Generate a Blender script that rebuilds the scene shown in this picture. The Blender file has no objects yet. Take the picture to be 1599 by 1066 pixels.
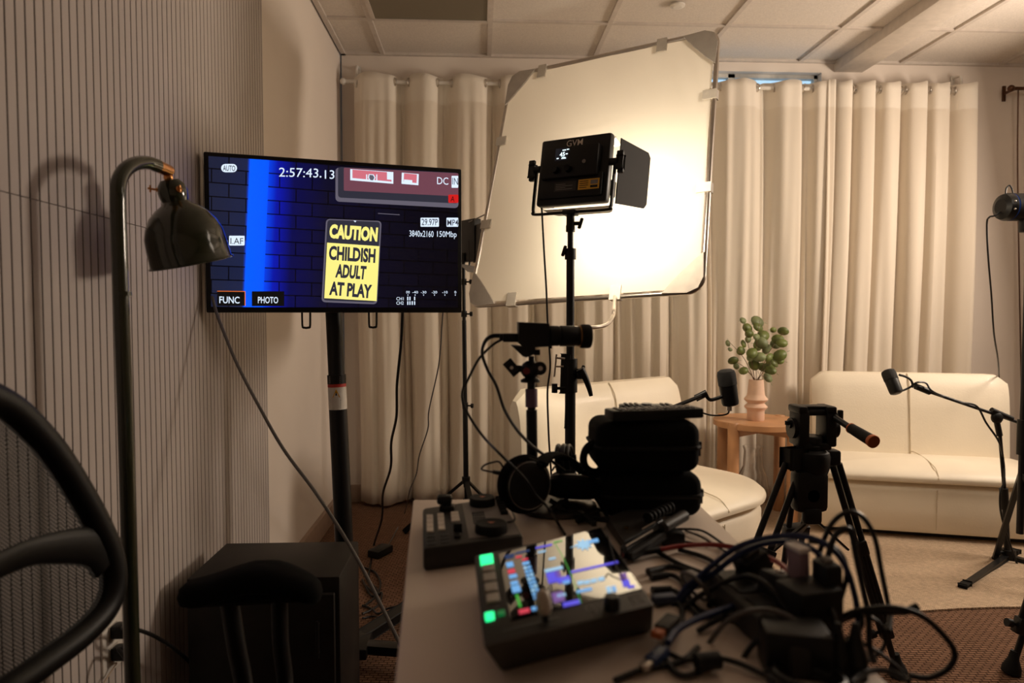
import bpy, bmesh, math, random
from mathutils import Vector, Matrix, noise
random.seed(7)
S = bpy.context.scene
COL = S.collection
V = Vector
PI = math.pi

# ------------------------------------------------------------------ camera
FPX = 1066.0
PSI = math.atan(.0474)      # yaw to the right of +Y
THE = math.atan(.0422)      # pitch down
CAM = V((0, 0, 1.087))
FW = V((math.sin(PSI)*math.cos(THE), math.cos(PSI)*math.cos(THE), -math.sin(THE)))
RT = V((math.cos(PSI), -math.sin(PSI), 0))
UP = RT.cross(FW)
cam = bpy.data.cameras.new('camera'); co = bpy.data.objects.new('camera', cam); COL.objects.link(co)
co.matrix_world = Matrix(((RT.x, UP.x, -FW.x, CAM.x), (RT.y, UP.y, -FW.y, CAM.y), (RT.z, UP.z, -FW.z, CAM.z), (0, 0, 0, 1)))
cam.sensor_width = 36; cam.lens = 24.0; cam.clip_start = .05
cam.dof.use_dof = True; cam.dof.focus_distance = 2.25; cam.dof.aperture_fstop = 3.6
S.camera = co
S.view_settings.view_transform = 'Standard'; S.view_settings.look = 'None'
S.view_settings.exposure = 0.34; S.view_settings.gamma = 1; S.view_settings.use_curve_mapping = False

# ------------------------------------------------------------------ world and lights
w = bpy.data.worlds.new('world'); S.world = w; w.use_nodes = True
w.node_tree.nodes['Background'].inputs[0].default_value = (.42, .62, .80, 1)
w.node_tree.nodes['Background'].inputs[1].default_value = 1.1

def area(name, loc, aim, size, power, col, sizey=None, spread=PI):
    l = bpy.data.lights.new(name, 'AREA'); l.energy = power; l.color = col; l.size = size; l.spread = spread
    if sizey: l.shape = 'RECTANGLE'; l.size_y = sizey
    o = bpy.data.objects.new(name, l); COL.objects.link(o); o.location = loc
    o.rotation_euler = (V(aim)-V(loc)).to_track_quat('-Z', 'Y').to_euler()
    return o
WARM = (1, .83, .665)
area('interview_key_light', (3.1, 2.65, 1.75), (-.2, 2.6, 1.2), .5, 34, WARM)
area('added_fill_light', (2.3, 1.5, 2.42), (1.9, 3.6, .9), .9, 9, WARM)  # unseen soft fill added high on the right, no fixture belongs to it

# ------------------------------------------------------------------ pixel -> place helpers (measured positions)
def ray(x, y): return FW + RT*((x-799.5)/FPX) + UP*((533-y)/FPX)
def P(x, y, Y): r = ray(x, y); return CAM + r*(Y/r.y)
def PZ(x, y, Z): r = ray(x, y); return CAM + r*((Z-CAM.z)/r.z)
def PX(x, y, X): r = ray(x, y); return CAM + r*(X/r.x)
def PP(x, y, o, n): r = ray(x, y); return CAM + r*((o-CAM).dot(n)/r.dot(n))

# ------------------------------------------------------------------ materials
MATS = {}
def mat(name, col, rough=.5, metal=0, var=.06, scale=30, bump=0, bscale=200, emit=None, estr=0, coat=0, spec=.5, trans=0, sheen=0):
    if name in MATS: return MATS[name]
    m = bpy.data.materials.new(name); m.use_nodes = True; nt = m.node_tree; b = nt.nodes['Principled BSDF']
    b.inputs['Roughness'].default_value = rough; b.inputs['Metallic'].default_value = metal
    b.inputs['Coat Weight'].default_value = coat; b.inputs['Specular IOR Level'].default_value = spec
    b.inputs['Transmission Weight'].default_value = trans; b.inputs['Sheen Weight'].default_value = sheen
    tc = nt.nodes.new('ShaderNodeTexCoord'); nz = nt.nodes.new('ShaderNodeTexNoise'); nz.inputs['Scale'].default_value = scale
    nt.links.new(tc.outputs['Object'], nz.inputs['Vector'])
    cr = nt.nodes.new('ShaderNodeValToRGB'); c = V(col[:3])
    cr.color_ramp.elements[0].color = (*(c*(1-var)), 1); cr.color_ramp.elements[1].color = (*[min(1, t) for t in c*(1+var)], 1)
    cr.color_ramp.elements[0].position = .3; cr.color_ramp.elements[1].position = .7
    nt.links.new(nz.outputs['Fac'], cr.inputs['Fac']); nt.links.new(cr.outputs['Color'], b.inputs['Base Color'])
    if bump:
        n2 = nt.nodes.new('ShaderNodeTexNoise'); n2.inputs['Scale'].default_value = bscale
        nt.links.new(tc.outputs['Object'], n2.inputs['Vector'])
        bp = nt.nodes.new('ShaderNodeBump'); bp.inputs['Strength'].default_value = bump; bp.inputs['Distance'].default_value = .002
        nt.links.new(n2.outputs['Fac'], bp.inputs['Height']); nt.links.new(bp.outputs['Normal'], b.inputs['Normal'])
    if emit:
        b.inputs['Emission Color'].default_value = (*emit, 1); b.inputs['Emission Strength'].default_value = estr
    MATS[name] = m; return m

def glow(name, col, s=1):
    if name in MATS: return MATS[name]
    m = mat(name, (.01, .01, .01), .4, emit=col, estr=s); return m

BLK = mat('black_plastic', (.0055, .0052, .005), .45, bump=.15, bscale=600, spec=.3)
BLKM = mat('black_metal', (.005, .005, .0055), .38, spec=.35)
BLKR = mat('black_rubber', (.005, .0048, .0046), .65, spec=.25)
BLKF = mat('black_fabric', (.0042, .004, .004), .9, bump=.5, bscale=900, spec=.12)
DGR = mat('dark_grey_plastic', (.028, .025, .022), .45, bump=.2, bscale=500, spec=.35)
GRY = mat('grey_plastic', (.22, .20, .18), .5)
LGR = mat('light_grey_key', (.75, .68, .60), .5)
CHR = mat('brushed_steel', (.55, .50, .45), .28, metal=1)
WALLM = mat('painted_wall', (.78, .69, .61), .75, var=.02, scale=3, bump=.15, bscale=250)
SLAT = mat('ribbed_panel', (.50, .44, .41), .7, var=.03, scale=6)
CEIL = mat('ceiling_tile', (.74, .67, .60), .9, var=.07, scale=140, bump=.8, bscale=350)
TBAR = mat('ceiling_grid_metal', (.62, .55, .49), .6)
BASEB = mat('rubber_baseboard', (.34, .24, .18), .55)
WHT = mat('white_paint', (.74, .70, .64), .45)
DESKM = mat('desk_laminate', (.76, .64, .54), .42, var=.02, scale=8)
LEATH = mat('cream_leather', (.86, .77, .62), .48, var=.03, scale=5, bump=.25, bscale=120, coat=.05)
WOOD = mat('oak_wood', (.52, .27, .13), .45, var=.14, scale=9)
VASE = mat('terracotta_pink', (.74, .51, .38), .75, var=.04, bump=.2)
LAMPG = mat('green_enamel', (.020, .024, .012), .16, var=.05, coat=.45)
COPP = mat('copper', (.75, .36, .14), .25, metal=1)
CAB = mat('black_cable', (.006, .0058, .0058), .4, spec=.35)
CABB = mat('blue_cable', (.008, .018, .075), .4, spec=.35)
CABR = mat('red_cable', (.26, .012, .008), .4)
CABG = mat('grey_cable', (.10, .09, .085), .4)
YEL = mat('yellow_sticker', (.80, .42, .02), .5)
ORG = mat('orange_trim', (.55, .13, .03), .4)
WOODX = mat('carcass_black_wood', (.011, .009, .008), .5, var=.2, scale=20, spec=.3)

# ------------------------------------------------------------------ mesh builder
class B:
    def __init__(s, *mats): s.v = []; s.f = []; s.mi = []; s.sm = []; s.mats = list(mats) or [BLK]; s.M = None
    def add(s, vs, fs, m=0, smooth=False):
        o = len(s.v)
        s.v += [tuple(s.M @ V(v)) if s.M else tuple(v) for v in vs]
        for f in fs: s.f.append([i+o for i in f]); s.mi.append(m); s.sm.append(smooth)
        return s
    def bm(s, bm, m=0, smooth=False):
        bm.verts.index_update()
        s.add([v.co.copy() for v in bm.verts], [[v.index for v in f.verts] for f in bm.faces], m, smooth); bm.free(); return s
    def box(s, c, d, m=0, bev=0, R=None, seg=2, sm=None):
        bm = bmesh.new(); bmesh.ops.create_cube(bm, size=1)
        T = Matrix.Translation(V(c)) @ (R.to_4x4() if R else Matrix()) @ Matrix.Diagonal((*d, 1))
        bm.transform(T)
        if bev: bmesh.ops.bevel(bm, geom=bm.edges[:], offset=bev, segments=seg, profile=.5, affect='EDGES')
        return s.bm(bm, m, bool(bev) if sm is None else sm)
    def hexa(s, q, m=0, bev=0, seg=2):   # 8 corners, bottom 4 then top 4 (same winding)
        bm = bmesh.new(); vs = [bm.verts.new(p) for p in q]
        for f in ((3, 2, 1, 0), (4, 5, 6, 7), (0, 1, 5, 4), (1, 2, 6, 5), (2, 3, 7, 6), (3, 0, 4, 7)): bm.faces.new([vs[i] for i in f])
        bmesh.ops.recalc_face_normals(bm, faces=bm.faces)
        if bev: bmesh.ops.bevel(bm, geom=bm.edges[:], offset=bev, segments=seg, profile=.5, affect='EDGES')
        return s.bm(bm, m, bool(bev))
    def beam(s, a, b, w, h, m=0, up=(0, 0, 1), bev=0):
        a = V(a); b = V(b); d = b-a; z = d.normalized(); x = V(up).cross(z)
        if x.length < 1e-4: x = V((1, 0, 0))
        x.normalize(); y = z.cross(x)
        R = Matrix((x, y, z)).transposed()
        return s.box((a+b)/2, (w, h, d.length), m, bev, R)
    def cyl(s, a, b, r, r2=None, m=0, seg=20, caps=True, smooth=True):
        return s.lathe([(r, 0), (r if r2 is None else r2, 1)], a, b, m, seg, caps, smooth, rel=True)
    def lathe(s, prof, a, b, m=0, seg=28, caps=True, smooth=True, rel=False, sq=None):
        a = V(a); b = V(b); d = b-a; L = d.length; z = d.normalized()
        x = z.orthogonal().normalized(); y = z.cross(x)
        if abs(z.z) > .9: x = V((1, 0, 0)); x = (x - z*x.dot(z)).normalized(); y = z.cross(x)
        vs = []; fs = []
        for r, t in prof:
            c = a + z*(t*L if rel else t)
            for i in range(seg):
                an = 2*PI*i/seg; vs.append(c + x*(r*math.cos(an)) + y*(r*math.sin(an)))
        for j in range(len(prof)-1):
            for i in range(seg):
                k = (i+1) % seg; fs.append([j*seg+i, j*seg+k, (j+1)*seg+k, (j+1)*seg+i])
        s.add(vs, fs, m, smooth)
        if caps:
            n = len(prof)
            s.add(vs[:seg], [list(range(seg))[::-1]], m); s.add(vs[(n-1)*seg:], [list(range(seg))], m)
        return s
    def tube(s, pts, r, m=0, seg=8, sub=6, closed=False, flat=1.0, upv=None, smooth=True):
        pts = [V(p) for p in pts]; n = len(pts); out = []; rs = r if isinstance(r, (list, tuple)) else None; ro = []
        rng = n if closed else n-1
        for i in range(rng):
            g = lambda k: pts[k % n] if closed else pts[max(0, min(n-1, k))]
            p0, p1, p2, p3 = g(i-1), g(i), g(i+1), g(i+2)
            for j in range(sub):
                t = j/sub
                out.append(.5*((2*p1)+(p2-p0)*t+(2*p0-5*p1+4*p2-p3)*t*t+(3*p1-p0-3*p2+p3)*t**3))
                if rs: ro.append(rs[i]*(1-t)+rs[(i+1) % n]*t)
        if not closed:
            out.append(pts[-1])
            if rs: ro.append(rs[-1])
        N = len(out); vs = []; fs = []; up = None
        for i in range(N):
            a = out[(i-1) % N] if closed or i else out[i]; b = out[(i+1) % N] if closed or i < N-1 else out[i]
            t = (b-a)
            t = t.normalized() if t.length > 1e-9 else V((0, 0, 1))
            if up is None: up = V(upv) if upv else t.orthogonal()
            up = (up - t*up.dot(t))
            up = up.normalized() if up.length > 1e-6 else t.orthogonal().normalized()
            sd = t.cross(up); rr = ro[i] if rs else r
            for k in range(seg):
                an = 2*PI*k/seg; vs.append(out[i] + up*(rr*math.cos(an)) + sd*(rr*flat*math.sin(an)))
        for i in range(N if closed else N-1):
            i2 = (i+1) % N
            for k in range(seg): k2 = (k+1) % seg; fs.append([i*seg+k, i*seg+k2, i2*seg+k2, i2*seg+k])
        if not closed: fs.append(list(range(seg))[::-1]); fs.append([(N-1)*seg+k for k in range(seg)])
        return s.add(vs, fs, m, smooth)
    def sphere(s, c, r, m=0, seg=16, sc=(1, 1, 1)):
        bm = bmesh.new(); bmesh.ops.create_uvsphere(bm, u_segments=seg, v_segments=max(6, seg//2), radius=r)
        bm.transform(Matrix.Translation(V(c)) @ Matrix.Diagonal((*sc, 1))); return s.bm(bm, m, True)
    def torus(s, c, ax, R, r, m=0, seg=32, s2=8, arc=1.0, start=0):
        ax = V(ax).normalized(); x = ax.orthogonal().normalized(); y = ax.cross(x); n = int(seg*arc)+(0 if arc >= 1 else 1)
        pts = [V(c)+x*R*math.cos(start+2*PI*i/seg)+y*R*math.sin(start+2*PI*i/seg) for i in range(n)]
        return s.tube(pts, r, m, s2, 1, closed=arc >= 1, upv=ax)
    def pillow(s, outline, layers, m=0, crown=0):   # outline list of (x,y) ccw; layers list of (inset, z)
        n = len(outline); o = [V((a, b)) for a, b in outline]; nr = []
        for i in range(n):
            t = (o[(i+1) % n]-o[i-1]).normalized(); nr.append(V((t.y, -t.x)))
        vs = []; fs = []
        for ins, z in layers:
            for i in range(n): q = o[i]-nr[i]*ins; vs.append((q.x, q.y, z))
        L = len(layers)
        for j in range(L-1):
            for i in range(n): k = (i+1) % n; fs.append([j*n+i, j*n+k, (j+1)*n+k, (j+1)*n+i])
        cx = sum(p.x for p in o)/n; cy = sum(p.y for p in o)/n
        # top rings to centre
        base = (L-1)*n; ins, z = layers[-1]
        for t in (.75, .5, .25):
            for i in range(n):
                q = o[i]-nr[i]*ins; vs.append((cx+(q.x-cx)*t, cy+(q.y-cy)*t, z+crown*(1-t*t)))
            nb = len(vs)-n
            for i in range(n): k = (i+1) % n; fs.append([base+i, base+k, nb+k, nb+i])
            base = nb
        vs.append((cx, cy, z+crown)); c = len(vs)-1
        for i in range(n): fs.append([base+i, base+(i+1) % n, c])
        fs.append(list(range(n))[::-1])
        return s.add(vs, fs, m, True)
    def quad(s, q, m=0): return s.add(q, [[0, 1, 2, 3]], m)
    def build(s, name, parent=None, origin=None):
        org = parent.location.copy() if parent is not None and origin is None else V(origin or (0, 0, 0))
        if parent is not None and parent.type == 'MESH': org = V(parent['_org'])
        me = bpy.data.meshes.new(name); me.from_pydata([tuple(V(v)-org) for v in s.v], [], s.f)
        for m in s.mats: me.materials.append(m)
        me.polygons.foreach_set('material_index', s.mi); me.polygons.foreach_set('use_smooth', s.sm); me.update()
        if any(s.sm):
            me.set_sharp_from_angle(angle=math.radians(40))
        o = bpy.data.objects.new(name, me); COL.objects.link(o)
        if parent is not None: o.parent = parent
        else: o.location = org
        if parent is not None and parent.type == 'MESH': o['_org'] = tuple(org)
        else: o['_org'] = tuple(org)
        return o

def thing(name, label, cat, loc, group=None):
    o = bpy.data.objects.new(name, None); COL.objects.link(o); o.location = V(loc); o.empty_display_size = .05
    o['label'] = label; o['category'] = cat
    if group: o['group'] = group
    return o
def tag(o, label, cat, group=None):
    o['label'] = label; o['category'] = cat
    if group: o['group'] = group
    return o
def struct(name, b): o = b.build(name); o['kind'] = 'structure'; return o

FONTC = {}
def text_verts(s, off=0.0):
    key = (s, off)
    if key not in FONTC:
        cu = bpy.data.curves.new('t', 'FONT'); cu.body = s; cu.offset = off; cu.resolution_u = 3
        o = bpy.data.objects.new('t', cu); COL.objects.link(o); dg = bpy.context.evaluated_depsgraph_get(); dg.update()
        me = bpy.data.meshes.new_from_object(o.evaluated_get(dg))
        vs = [v.co.copy() for v in me.vertices]; fs = [list(p.vertices) for p in me.polygons]
        x0 = min(v.x for v in vs); x1 = max(v.x for v in vs); y0 = min(v.y for v in vs); y1 = max(v.y for v in vs)
        FONTC[key] = ([((v.x-x0)/(x1-x0), (v.y-y0)/(y1-y0)) for v in vs], fs)
        bpy.data.objects.remove(o); bpy.data.curves.remove(cu); bpy.data.meshes.remove(me)
    return FONTC[key]
def text(b, s, f, m=0, off=0.0):   # f maps (u,v) in 0..1 to 3D
    vs, fs = text_verts(s, off); b.add([f(u, v) for u, v in vs], fs, m)
def bil(a, b, c, d):               # corners at (0,0),(1,0),(1,1),(0,1)
    a, b, c, d = V(a), V(b), V(c), V(d)
    return lambda u, v: a*(1-u)*(1-v)+b*u*(1-v)+c*u*v+d*(1-u)*v
def cable(name, label, pts, r, m=CAB, grp=None, cat='cable', plug=None, flat=1.0, sub=8):
    b = B(m, BLK); b.tube(pts, r, 0, 8, sub, flat=flat)
    if plug:
        for (i, L, rr) in plug:
            a = V(pts[i]); d = (V(pts[1])-a if i == 0 else V(pts[-2])-a).normalized(); b.cyl(a, a+d*L, rr, rr*.75, 1, 10)
    return tag(b.build(name), label, cat, grp)
# ================================================================== SETTING
XL, YB, ZC = -.77, 3.93, 2.53
XR, YF = 4.3, -2.6
# carpet with woven ribs
def carpet_mat(name, c1, c2, sx, sy, ang=0, mix=.5):
    m = bpy.data.materials.new(name); m.use_nodes = True; nt = m.node_tree; b = nt.nodes['Principled BSDF']; b.inputs['Roughness'].default_value = .95
    b.inputs['Specular IOR Level'].default_value = .1
    tc = nt.nodes.new('ShaderNodeTexCoord'); mp = nt.nodes.new('ShaderNodeMapping'); mp.inputs['Rotation'].default_value = (0, 0, ang)
    nt.links.new(tc.outputs['Object'], mp.inputs['Vector'])
    br = nt.nodes.new('ShaderNodeTexBrick'); br.inputs['Scale'].default_value = 1
    br.inputs['Brick Width'].default_value = sx; br.inputs['Row Height'].default_value = sy; br.inputs['Mortar Size'].default_value = min(sx, sy)*.16
    br.inputs['Color1'].default_value = (*c1, 1); br.inputs['Color2'].default_value = (*[a*.8 for a in c1], 1); br.inputs['Mortar'].default_value = (*c2, 1)
    br.inputs['Mortar Smooth'].default_value = 1
    nt.links.new(mp.outputs['Vector'], br.inputs['Vector'])
    nz = nt.nodes.new('ShaderNodeTexNoise'); nz.inputs['Scale'].default_value = 60; nt.links.new(tc.outputs['Object'], nz.inputs['Vector'])
    mx = nt.nodes.new('ShaderNodeMixRGB'); mx.blend_type = 'MULTIPLY'; mx.inputs[0].default_value = .35
    nt.links.new(br.outputs['Color'], mx.inputs[1]); nt.links.new(nz.outputs['Fac'], mx.inputs[2]); nt.links.new(mx.outputs['Color'], b.inputs['Base Color'])
    bp = nt.nodes.new('ShaderNodeBump'); bp.inputs['Distance'].default_value = .006; bp.inputs['Strength'].default_value = .9; bp.invert = True
    nt.links.new(br.outputs['Fac'], bp.inputs['Height']); nt.links.new(bp.outputs['Normal'], b.inputs['Normal'])
    return m
CARP = carpet_mat('brown_ribbed_carpet', (.27, .15, .095), (.065, .03, .02), .026, .013, .08)
RUGM = carpet_mat('beige_woven_rug', (.80, .60, .42), (.56, .40, .28), .012, .007, .5)
struct('floor', B(CARP).box(((XL+XR)/2, (YB+YF)/2, -.05), (XR-XL, YB-YF, .1)))
struct('wall_left', B(WALLM).box((XL-.06, (YB+YF)/2, ZC/2), (.1, YB-YF+.2, ZC+.2)))
struct('wall_right', B(WALLM).box((XR+.05, (YB+YF)/2, ZC/2), (.1, YB-YF+.2, ZC+.2)))
struct('wall_front', B(WALLM).box(((XL+XR)/2, YF-.05, ZC/2), (XR-XL, .1, ZC+.2)))
# back wall with a window opening
WX0, WX1 = P(1010, 110, YB).x, P(1283, 110, YB).x
WZ1 = P(1200, 112, YB).z; WZ0 = .95
bw = B(WALLM)
bw.box(((XL+WX0)/2, YB+.06, ZC/2), (WX0-XL, .12, ZC+.2)); bw.box(((WX1+XR)/2, YB+.06, ZC/2), (XR-WX1, .12, ZC+.2))
bw.box(((WX0+WX1)/2, YB+.06, WZ0/2), (WX1-WX0, .12, WZ0)); bw.box(((WX0+WX1)/2, YB+.06, (WZ1+ZC+.1)/2), (WX1-WX0, .12, ZC+.1-WZ1))
struct('wall_back', bw)
GL = mat('window_glass', (.9, .95, 1), .03, trans=1)
wf = B(WHT, GL)
for a, b_ in (((WX0, WZ0), (WX1, WZ0)), ((WX0, WZ1), (WX1, WZ1)), ((WX0, WZ0), (WX0, WZ1)), ((WX1, WZ0), (WX1, WZ1)), (((WX0+WX1)/2, WZ0), ((WX0+WX1)/2, WZ1))):
    wf.beam((a[0], YB+.07, a[1]), (b_[0], YB+.07, b_[1]), .04, .04)
wf.box(((WX0+WX1)/2, YB+.08, (WZ0+WZ1)/2), (WX1-WX0, .004, WZ1-WZ0), 1)
struct('window_1', wf)
# ribbed panelling on the left wall: two sheets, 25 mm ribs, each with a rounded face
def ribs(z0, z1):
    b = B(SLAT, mat('backing_and_groove_shade', (.10, .07, .055), .8)); pitch = .0252; y = -2.2; yend = 2.47
    d = .012; g = .0032
    while y < yend:
        yy = min(y+pitch-g, yend)
        x0 = XL-.008; pr = [(x0, y), (XL+d-.0008, y), (XL+d, y+.0008), (XL+d, yy-.0008), (XL+d-.0008, yy), (x0, yy)]
        vs = [(px_, py_, z0) for px_, py_ in pr]+[(px_, py_, z1) for px_, py_ in pr]
        fs = [[i, i+1, i+7, i+6] for i in range(5)]+[[0, 1, 2, 3, 4, 5][::-1], [6, 7, 8, 9, 10, 11]]
        b.add(vs, fs, 0); b.mi[-7] = 1; b.mi[-3] = 1; y += pitch  # rib sides take the dark backing colour, groove shade painted in
    b.box((XL-.004, (-2.2+yend)/2, (z0+z1)/2), (.012, yend+2.2, z1-z0), 1); return b
struct('trim_1', ribs(.0, 1.279)); struct('trim_2', ribs(1.2806, ZC))
# ceiling with tile grid
cb = B(CEIL, TBAR, mat('beam_paint', (.60, .53, .46), .8))
cb.box(((XL+XR)/2, (YB+YF)/2, ZC+.06), (XR-XL, YB-YF, .1))
GX = [-.54+.597*k for k in range(9)]; GY = [3.457-.597*k for k in range(11)]
for x in GX: cb.box((x, (YB+YF)/2, ZC+.005), (.024, YB-YF, .012), 1)
for y in GY: cb.box(((XL+XR)/2, y, ZC+.0055), (XR-XL, .022, .011), 1)
cb.box((XL+.012, (YB+YF)/2, ZC+.004), (.024, YB-YF, .014), 1); cb.box(((XL+XR)/2, YB-.012, ZC+.004), (XR-XL, .024, .014), 1)
cb.box((2.14, (YB+YF)/2, ZC-.02), (.17, YB-YF, .06), 2, .004)
struct('ceiling', cb)
def bboard(a, b_, t):
    x = B(BASEB); d = (V(b_)-V(a)); n = V((-d.y, d.x, 0)).normalized()
    x.beam(V(a)+n*t/2+V((0, 0, .05)), V(b_)+n*t/2+V((0, 0, .05)), t, .1, 0, bev=.002)
    return x
struct('baseboard_left', bboard((XL-.01, YB, 0), (XL-.01, 2.475, 0), .020))
struct('baseboard_back', bboard((XR, YB, 0), (XL, YB, 0), .012))

# unlit recessed panel in the ceiling
cl = thing('ceiling_light', 'unlit grey recessed ceiling panel at the top edge of the picture', 'ceiling light', (-.235, 3.16, ZC-.004))
B(TBAR).beam((-.52, 3.455, ZC), (.05, 3.455, ZC), .02, .008).beam((-.52, 2.865, ZC), (.05, 2.865, ZC), .02, .008).beam((-.52, 2.87, ZC), (-.52, 3.45, ZC), .02, .008).beam((.05, 2.87, ZC), (.05, 3.45, ZC), .02, .008).build('frame', cl)
B(mat('smoked_diffuser', (.20, .17, .12), .5, var=.1, scale=300, bump=.5, bscale=400)).box((-.235, 3.16, ZC+.003), (.55, .575, .006)).build('diffuser', cl)
pc = PZ(1058, 8, ZC)
tag(B(WHT).lathe([(.035, .01), (.035, .004), (.02, 0)], (pc.x, pc.y, ZC-.010), (pc.x, pc.y, ZC+.01)).build('smoke_detector', origin=(pc.x, pc.y, ZC-.01)), 'small round white disc on the ceiling above the diffusion frame', 'smoke detector')

# ================================================================== CURTAINS
def cloth_mat(name, col, tr=.25):
    m = bpy.data.materials.new(name); m.use_nodes = True; nt = m.node_tree; b = nt.nodes['Principled BSDF']; out = nt.nodes['Material Output']
    b.inputs['Base Color'].default_value = (*col, 1); b.inputs['Roughness'].default_value = .9; b.inputs['Sheen Weight'].default_value = .15
    tl = nt.nodes.new('ShaderNodeBsdfTranslucent'); tl.inputs[0].default_value = (*col, 1); mx = nt.nodes.new('ShaderNodeMixShader'); mx.inputs[0].default_value = tr
    nt.links.new(b.outputs[0], mx.inputs[1]); nt.links.new(tl.outputs[0], mx.inputs[2]); nt.links.new(mx.outputs[0], out.inputs[0])
    tc = nt.nodes.new('ShaderNodeTexCoord'); nz = nt.nodes.new('ShaderNodeTexNoise'); nz.inputs['Scale'].default_value = 500; nt.links.new(tc.outputs['Object'], nz.inputs['Vector'])
    bp = nt.nodes.new('ShaderNodeBump'); bp.inputs['Strength'].default_value = .2; bp.inputs['Distance'].default_value = .001
    nt.links.new(nz.outputs['Fac'], bp.inputs['Height']); nt.links.new(bp.outputs['Normal'], b.inputs['Normal']); return m
CURT = cloth_mat('cream_curtain_cloth', (.86, .77, .65), .25)
HEM = cloth_mat('curtain_heading_lit', (.88, .80, .69), .12)  # paler heading band, window light along the curtain top put into the cloth
RODY = 3.83; RODZ = P(600, 128, RODY).z
def curtain(px0, px1, first, per, label, seed, zb=.012, ztop=.034, fan=0.0):
    rnd = random.Random(seed); x0 = P(px0, 300, RODY).x; x1 = P(px1, 300, RODY).x; f0 = P(first, 300, RODY).x
    root = thing('curtain', label, 'curtain', ((x0+x1)/2, RODY, zb), 'cream eyelet curtains on the back wall')
    NX = int((x1-x0)/.006); NZ = 34; A = .042
    ph = [rnd.uniform(0, 6.28) for _ in range(6)]; am = [rnd.uniform(.5, 1) for _ in range(6)]
    zt = RODZ+ztop
    ang = lambda x: (x-f0)/per*2*PI + .75*(math.sin(x*4.3+ph[5])-math.sin(f0*4.3+ph[5])) + .35*(math.sin(x*11+ph[3])-math.sin(f0*11+ph[3]))
    def pt(i, j):
        x = x0+(x1-x0)*i/NX; t = (j/NZ)**1.15; z = zt+(zb-zt)*t
        c = ang(x) + .55*t*math.sin(x*5+ph[0])
        y = -A*(1-.25*t)*math.tanh(1.6*math.cos(c))/.92
        y += (.3+.7*t)*1.25*(.013*am[1]*math.sin(x*61+ph[1]+2*t)+.010*am[2]*math.sin(x*97+ph[2]-3*t)+.016*am[3]*math.sin(x*23+ph[3]+t))
        y += .004*math.sin(x*160+ph[4])*min(1, t*6)*am[4]
        dx = .022*math.sin(c)*(1-.2*t) + fan*t*(x-(x0+x1)/2) + .012*t*math.sin(z*2.1+ph[5])
        dz = (.006*math.sin(c*2+ph[2]) if j == 0 else 0) + (.012*math.sin(x*9+ph[1]) if j == NZ else 0)
        return (x+dx, RODY+y, max(.004, z+dz))
    vs = [pt(i, j) for j in range(NZ+1) for i in range(NX+1)]
    fs = []; mi = []
    b = B(CURT, HEM)
    f1 = []; f2 = []
    for j in range(NZ):
        for i in range(NX):
            q = [j*(NX+1)+i, j*(NX+1)+i+1, (j+1)*(NX+1)+i+1, (j+1)*(NX+1)+i]
            (f2 if vs[q[0]][2] > RODZ-.095 else f1).append(q)
    b.add(vs, f1+f2, 0, True)
    for k in range(len(f1), len(f1)+len(f2)): b.mi[k] = 1
    o = b.build('cloth', root)
    # merge-safe thickness
    sol = o.modifiers.new('thickness', 'SOLIDIFY'); sol.thickness = .0025
    # eyelets where cloth crosses the rod
    xs_ = [x0+.012+i*.002 for i in range(int((x1-x0-.024)/.002))]
    for xa, xe in zip(xs_, xs_[1:]):
        if math.cos(ang(xa))*math.cos(ang(xe)) > 0: continue
        sgn = 1 if math.sin(ang(xe)) > 0 else -1
        B(CHR).torus((xe+.022*sgn, RODY, RODZ), (1, .35*sgn, 0), .021, .0045, 0, 20, 6).build('eyelet', root)
    return root
curtain(560, 832, 589, P(667, 300, RODY).x-P(589, 300, RODY).x, 'cream eyelet curtain at the left end of the rod, behind the television', 3, zb=.03)
curtain(836, 1118, 862, .25, 'cream curtain behind the white diffusion frame', 5, zb=.03)
curtain(1108, 1293, 1150, .245, 'cream curtain below the strip of blue window, behind the side table plant', 9)
curtain(1281, 1513, 1312, .145, 'cream tightly folded curtain at the right end of the rod, behind the right sofa', 11, fan=.02)
rod = thing('curtain_rod', 'white curtain rod running along the back wall under the ceiling', 'curtain rod', (1, RODY, RODZ))
ra = P(536, 128, RODY).x; rb = P(1519, 128, RODY).x
B(WHT).cyl((ra, RODY, RODZ), (rb, RODY, RODZ), .011).build('pole', rod)
for x in (ra, rb): B(WHT).sphere((x, RODY, RODZ), .018).build('finial', rod)
for px_ in (556, 1505):
    x = P(px_, 128, RODY).x
    B(WHT).tube([(x, RODY-.012, RODZ+.0), (x, RODY-.004, RODZ-.022), (x, RODY+.02, RODZ-.02), (x, RODY+.022, RODZ+.02), (x, RODY+.03, RODZ+.09), (x, YB-.01, RODZ+.10)], .007).box((x, YB-.006, RODZ+.08), (.025, .008, .07), 0, .002).build('bracket', rod)
# second rod end at the right
p2 = P(1582, 138, RODY)
r2 = thing('curtain_rod', 'bronze curtain rod end with bracket at the far right of the back wall', 'curtain rod', p2)
BRZ = mat('bronze_metal', (.12, .06, .035), .35, metal=.8)
B(BRZ).cyl(p2, p2+V((.9, 0, 0)), .01).build('pole', r2); B(BRZ).sphere(p2+V((-.012, 0, 0)), .019).build('finial', r2)
B(BRZ).beam(p2+V((.02, -.01, 0)), V((p2.x+.02, YB-.01, p2.z)), .012, .012).box((p2.x+.02, YB-.006, p2.z), (.02, .01, .09), 0, .003).build('bracket', r2)
cable('cord', 'thin dark cord hanging down the back wall from the bronze rod end', [P(1590, 140, 3.87), P(1589, 250, 3.88), P(1591, 400, 3.88), P(1594, 560, 3.88), P(1596, 700, 3.88)], .004, BRZ)

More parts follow.
